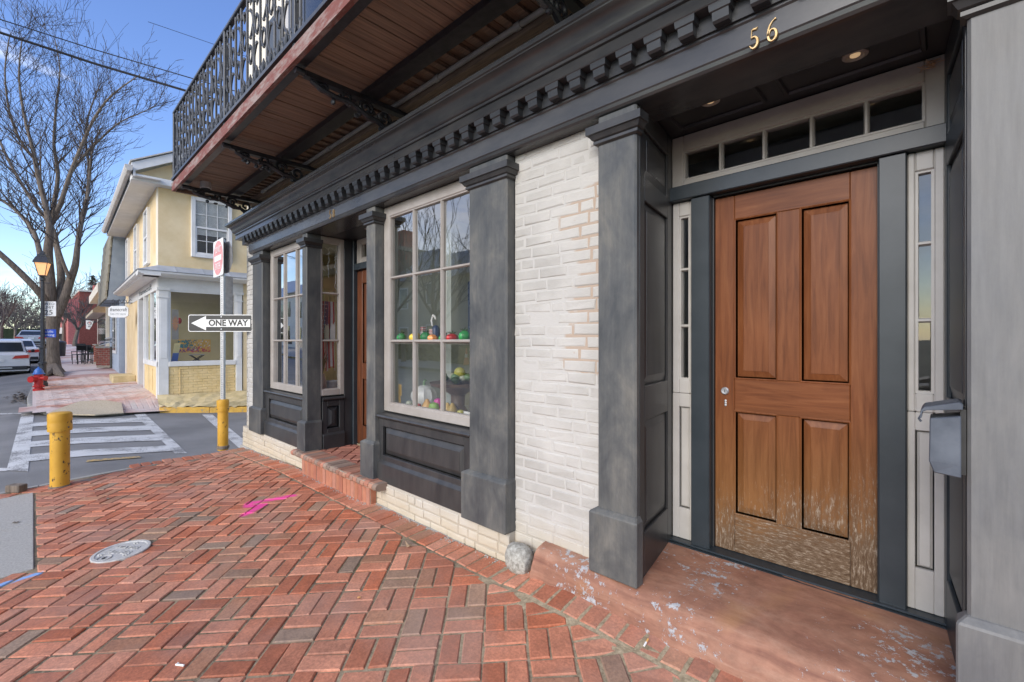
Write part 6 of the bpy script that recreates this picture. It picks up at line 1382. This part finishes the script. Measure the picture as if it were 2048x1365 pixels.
for a, b in ((-1, 0), (1, .3), (.6, -1), (-.5, -1)): m.tube([px(107, 735) , px(107 + 18 * a, 748, b), px(107 + 34 * a, 753, b * 1.4)], [.2, .13, .03], 7)
LB = [limb([(104, 640, 12), (92, 605, 10), (74, 580, 9), (40, 545, 8), (0, 508, 7), (-45, 470, 5)], -1.5),
      limb([(100, 630, 10), (88, 590, 9), (85, 540, 8), (76, 490, 6.5), (62, 455, 6), (28, 418, 4.5), (0, 398, 3.5), (-30, 370, 3)], 1.2),
      limb([(106, 630, 13), (100, 560, 12), (96, 505, 11), (100, 460, 9), (92, 415, 7), (78, 360, 6), (66, 300, 4.5), (48, 230, 3.2), (38, 150, 2.2), (44, 80, 1.3)], -.8),
      limb([(100, 462, 7), (108, 410, 6), (116, 350, 5), (108, 290, 4), (112, 220, 3), (120, 140, 2), (110, 80, 1.2)], 1.2),
      limb([(103, 450, 6.5), (122, 405, 6), (140, 350, 5), (160, 300, 4.2), (190, 235, 3.2), (225, 190, 2.2), (280, 150, 1.2)], -1.2),
      limb([(116, 630, 11), (122, 580, 10), (121, 535, 9), (113, 490, 7.5), (104, 455, 6), (60, 395, 5), (22, 330, 4), (-8, 260, 3), (-20, 180, 2)], 2.0),
      limb([(114, 632, 12), (130, 595, 11), (141, 560, 10), (151, 530, 8.5), (156, 485, 6.5), (164, 440, 6), (170, 418, 6.5), (176, 380, 4.5), (178, 330, 3.6), (172, 290, 3), (176, 235, 2.4), (200, 170, 1.5)], .8),
      limb([(139, 556, 5), (128, 530, 4.5), (118, 500, 4), (112, 480, 3.5)], -.4),
      limb([(142, 345, 4.5), (170, 310, 3.6), (205, 275, 2.8), (240, 245, 2), (285, 225, 1.3), (312, 210, .8)], .9),
      limb([(174, 400, 4), (180, 350, 3.4), (183, 310, 2.6), (200, 260, 1.8)], .4),
      limb([(70, 320, 4.2), (40, 280, 3.4), (18, 220, 2.6), (10, 140, 1.8), (20, 70, 1.2)], -1)]
m.build('trunk', 'bark', TR, smooth=True)
m = MB()
for li, (Q, q2) in enumerate(LB):
    n = len(Q)
    for i in range(max(6, n // 3) if li < 7 else 2, n, 1):
        if Q[i].z < EYE + (682.5 - 500) * s: continue
        for _ in range((3 if i % 2 else 2) if li != 7 else 1):
            base = (Q[i] - Q[i - 1]).normalized(); side = Vector((rng.gauss(0, 1), rng.gauss(0, 1), rng.gauss(0, .6))); side -= base * side.dot(base)
            nd = (base * .8 + side.normalized() * .75 + Vector((0, 0, .3))).normalized(); grow(m, Q[i], nd, rng.uniform(.9, 2.3) * (.6 if li == 10 else .5 if li in (4, 8) else .9), max(min(q2[i] * .36, .022), .008), 2, rng, .3, .6, .0062, (2, 4))
m.build('crown', 'twig', TR)
def bare_tree(name, label, base, h, seed, r=.16, mat='grey_twig', lev=4, kids=(3, 4), group='bare trees in the distance', tmin=.012, spread=.6):
    rng = random.Random(seed); T = thing(name, label, 'tree', tuple(base), group); th = h * .28; top = base + Vector((rng.gauss(0, .15), rng.gauss(0, .15), th))
    MB().tube([base - Vector((0, 0, .3)), base + Vector((0, 0, .3)), top], [r * 1.3, r, r * .8], 8).build('trunk', 'bark', T, smooth=True); m = MB()
    for k in range(5): a = k * 1.256 + rng.uniform(-.4, .4); grow(m, top, Vector((math.cos(a) * .6, math.sin(a) * .6, .9)).normalized(), h * .36, r * .6, lev - 1, rng, .3, spread, tmin, kids)
    m.build('crown', mat, T); return T
for i, (x, y, t, h, lab) in enumerate(((150, 690, 40, 4.6, 'pale bushy bare tree in front of the red brick building'), (128, 690, 46, 7.5, 'thin bare tree left of the red brick building'), (165, 688, 55, 10.5, 'taller bare tree rising behind the red brick building'), (2, 690, 50, 7.0, 'grey bare tree at the left edge behind the parked cars'), (30, 688, 62, 6.6, 'broad low bare tree above the silver car roof'), (-12, 686, 70, 9.0, 'grey bare tree farthest left on the skyline'), (52, 688, 75, 6.0, 'small bare tree between the silver car and the big tree'))):
    bare_tree('distant_tree', lab, att(x, y, t), h, 60 + i, .13 + .004 * h, lev=4, kids=(4, 5) if i in (0, 3, 4, 5) else (3, 4), tmin=.018 if t < 60 else .025)
def conifer(name, label, base, h, r, seed, group='evergreens'):
    rng = random.Random(seed); T = thing(name, label, 'tree', tuple(base), group); MB().tube([base, base + Vector((0, 0, h))], [.22, .03], 7).build('trunk', 'bark', T); m = MB()
    for k in range(int(h * 65)):
        z = h * (.15 + .85 * rng.random()); rr = r * (1 - z / h) ** .8 + .15; a = rng.uniform(0, 6.283); q = rr * rng.uniform(.3, 1); c = base + Vector((q * math.cos(a), q * math.sin(a), z - q * .25)); l = rng.uniform(.35, .7)
        d_ = Vector((math.cos(a), math.sin(a), rng.uniform(-.5, .3))) * l; e = Vector((-math.sin(a), math.cos(a), rng.gauss(0, .3))) * l * .35
        m.quad(c - d_ * .5 - e, c + d_ * .5 - e * .3, c + d_ * .6 + e * .3, c - d_ * .4 + e)
    m.build('crown', 'needle', T)
for x, y, t, h, r, l in ((186, 690, 70, 10.6, 2.3, 'dark evergreen behind the red brick building, left of its chimney'), (199, 690, 72, 9.8, 2.0, 'dark evergreen showing right beside the chimney of the red brick building')): conifer('evergreen_tree', l, att(x, y, t), h, r, int(x))
# scrubby growth along the left skyline
m = MB(); rng = random.Random(77)
for _ in range(2600):
    x = rng.uniform(-70, 128); t = rng.uniform(80, 110); h = 7.5 * (1 - max(0, (x - 40) / 130)) * rng.random() ** .6; b = att(x, 690, t); b.z = 1 + h; d_ = Vector((rng.gauss(0, .5), rng.gauss(0, .5), rng.uniform(.2, 1.1))); m.tube([b, b + d_ * 1.2], [.07, .02], 3, False)
tag(m.build('distant_scrub', 'grey_twig', None, kind='stuff'), 'hazy grey brown scrub along the left skyline', 'scrub')
o = MB().box(-150, -110, -30, 8, -.5, 3.5).build('hills', 'hedge', None, kind='structure')
FG = att(136, 690, 52); T = thing('small_kiosk', 'small white roofed kiosk beyond the trunk of the big tree', 'building', (FG.x, FG.y, 1)); MB((FG.x, FG.y, F0[2])).box(-.9, .9, 0, 2, .8, 2.3).build('wall', 'dark_trim', T); MB((FG.x, FG.y, F0[2])).box(-1.2, 1.2, -.4, 2.2, 2.3, 3.0).build('roof', 'far_white', T)
o = MB().lathe([(.22, 0), (.25, .7), (.27, .72), (.27, .8), (.2, .86), (.02, .9)], (lambda q: (q.x, q.y, zf(q.x, q.y)))(att(121, 700, 27)), 14).build('litter_bin', 'iron', None, smooth=True); tag(o, 'dark round litter bin just right of the big tree trunk', 'litter bin')

# ------------------------------------------------------------------ overhead wires
def wire(label, pts, r, t0, t1):
    P = [att(x, y, t0 + (t1 - t0) * i / (len(pts) - 1)) for i, (x, y) in enumerate(pts)]
    Q = [P[0].lerp(P[1], k / 6) for k in range(7)] + [P[1].lerp(P[2], k / 6) for k in range(1, 7)] if len(P) == 3 else P
    tag(MB().tube(Q, r, 6).build('overhead_wire', 'cable', None, smooth=True), label, 'wire', 'overhead wires')
wire('thickest overhead cable, lowest of the wires at the upper left', [(-160, 13, ), (190, 128), (620, 256)], .028, 9.5, 12.5)
wire('medium overhead wire running above the thick cable', [(-160, -12), (190, 100), (620, 227)], .0125, 9.6, 12.6)
wire('very thin overhead wire between the two heavier ones', [(-160, 0), (200, 121), (620, 240)], .005, 10, 13)
wire('short thin overhead wire highest against the blue sky', [(296, 44), (436, 92), (640, 170)], .006, 12, 14)

# ------------------------------------------------------------------ across the street (seen mirrored in the shop glass)
AB = thing('tan_house', 'tan stucco house with a grey metal roof across the street', 'building', (-22, -18, 0))
MB().box(-31, -12, -22, -15, -.5, 6.0).build('wall', 'tan_stucco', AB)
m = MB(); m.loft([[(x, -14.5, 5.95), (x, -18.5, 8.6), (x, -22.5, 5.95), (x, -18.5, 8.4)] for x in (-31.4, -11.6)]); rf = m.build('roof', 'roof_metal', AB)
m = MB()
for x in frange(-31, -12, 40): m.tube([(x, -14.5, 5.98), (x, -18.5, 8.62)], .03, 4)
m.build('roof_seams', 'roof_metal', rf)
for x in (-29, -25.5, -22, -18.5, -15):
    for z in (1.0, 3.9): w_ = MB().box(x - .55, x + .55, -14.999, -14.93, z, z + 1.6).build('window', 'trim_white', AB); MB().box(x - .45, x + .45, -14.929, -14.92, z + .1, z + 1.5).build('pane', 'car_glass', w_)
BB = thing('brown_brick_house', 'dark brown brick house with a chimney across the street', 'building', (-36, -18, 0)); MB().box(-41, -32, -22, -15.5, -.5, 8.6).build('wall', 'far_brick', BB); MB().box(-34, -33, -18, -17, 8.6, 10.6).build('chimney', 'far_brick', BB); MB().box(-41.3, -31.7, -22.3, -15.2, 8.6, 8.9).build('roof', 'shingle', BB)
PB = thing('pale_long_house', 'long pale house with dark windows farther across the street', 'building', (-58, -16, 0)); MB().box(-75, -46, -20, -14.5, -.3, 6.2).build('wall', 'cream_wall', PB); m = MB(); m.loft([[(x, -14, 6.15), (x, -17.5, 8.3), (x, -21, 6.15)] for x in (-75.4, -45.6)]); m.build('roof', 'roof_metal', PB)
for x in frange(-73, -48, 8): MB().box(x - .5, x + .5, -14.499, -14.45, 1.2, 2.9).build('window', 'car_glass', PB); MB().box(x - .5, x + .5, -14.499, -14.45, 3.9, 5.5).build('window', 'car_glass', PB)
for i, (u, v, h) in enumerate(((-25, -11.5, 11), (-20, -11, 10), (-30, -12, 12), (-16, -12, 9))): bare_tree('street_tree', ('bare tree before the middle of the tan house', 'bare tree before the right half of the tan house', 'bare tree between tan house and brown brick house', 'bare tree at the right end of the tan house')[i], Vector((u, v, zr(u, -9) + .1)), h, 90 + i, .16, 'twig', 4, (3, 4), 'bare trees across the street', .014)
conifer('evergreen_tree', 'evergreen rising behind the metal roof across the street', Vector((-26, -25, 0)), 13, 2.4, 5)
hd = MB(); rng = random.Random(3)
for _ in range(1800):
    c = Vector((rng.uniform(-34, -12), -13.3 + rng.gauss(0, .3), .1 + 1.25 * rng.random())); a = rng.uniform(0, 6.3); e = Vector((math.cos(a), math.sin(a), rng.gauss(0, .6))) * .17; f = Vector((-math.sin(a), math.cos(a), rng.gauss(0, .6))) * .14; hd.quad(c - e - f, c + e - f, c + e + f, c - e + f)
hd.box(-34, -12, -13.5, -13.1, -.1, 1.1); tag(hd.build('clipped_hedge', 'hedge'), 'dark clipped hedge in front of the tan house across the street', 'hedge')
def cone(label, u, v):
    z = zr(u, -9) + .15; T = thing('traffic_cone', label, 'traffic cone', (u, v, z), 'traffic cones'); MB().box(u - .22, u + .22, v - .22, v + .22, z, z + .03).build('base', 'black_plastic', T)
    for n_, a, b, ra, rb, mt in (('lower_band', .03, .42, .17, .10, 'cone_orange'), ('white_collar', .42, .62, .10, .075, 'sign_white'), ('upper_band', .62, .95, .075, .03, 'cone_orange')): MB().lathe([(ra, a), (rb, b)], (u, v, z), 16).build(n_, mt, T, smooth=True)
cone('left orange traffic cone with a white collar across the street', -21.3, -12.3); cone('right orange traffic cone with a white collar across the street', -19.3, -12.6)
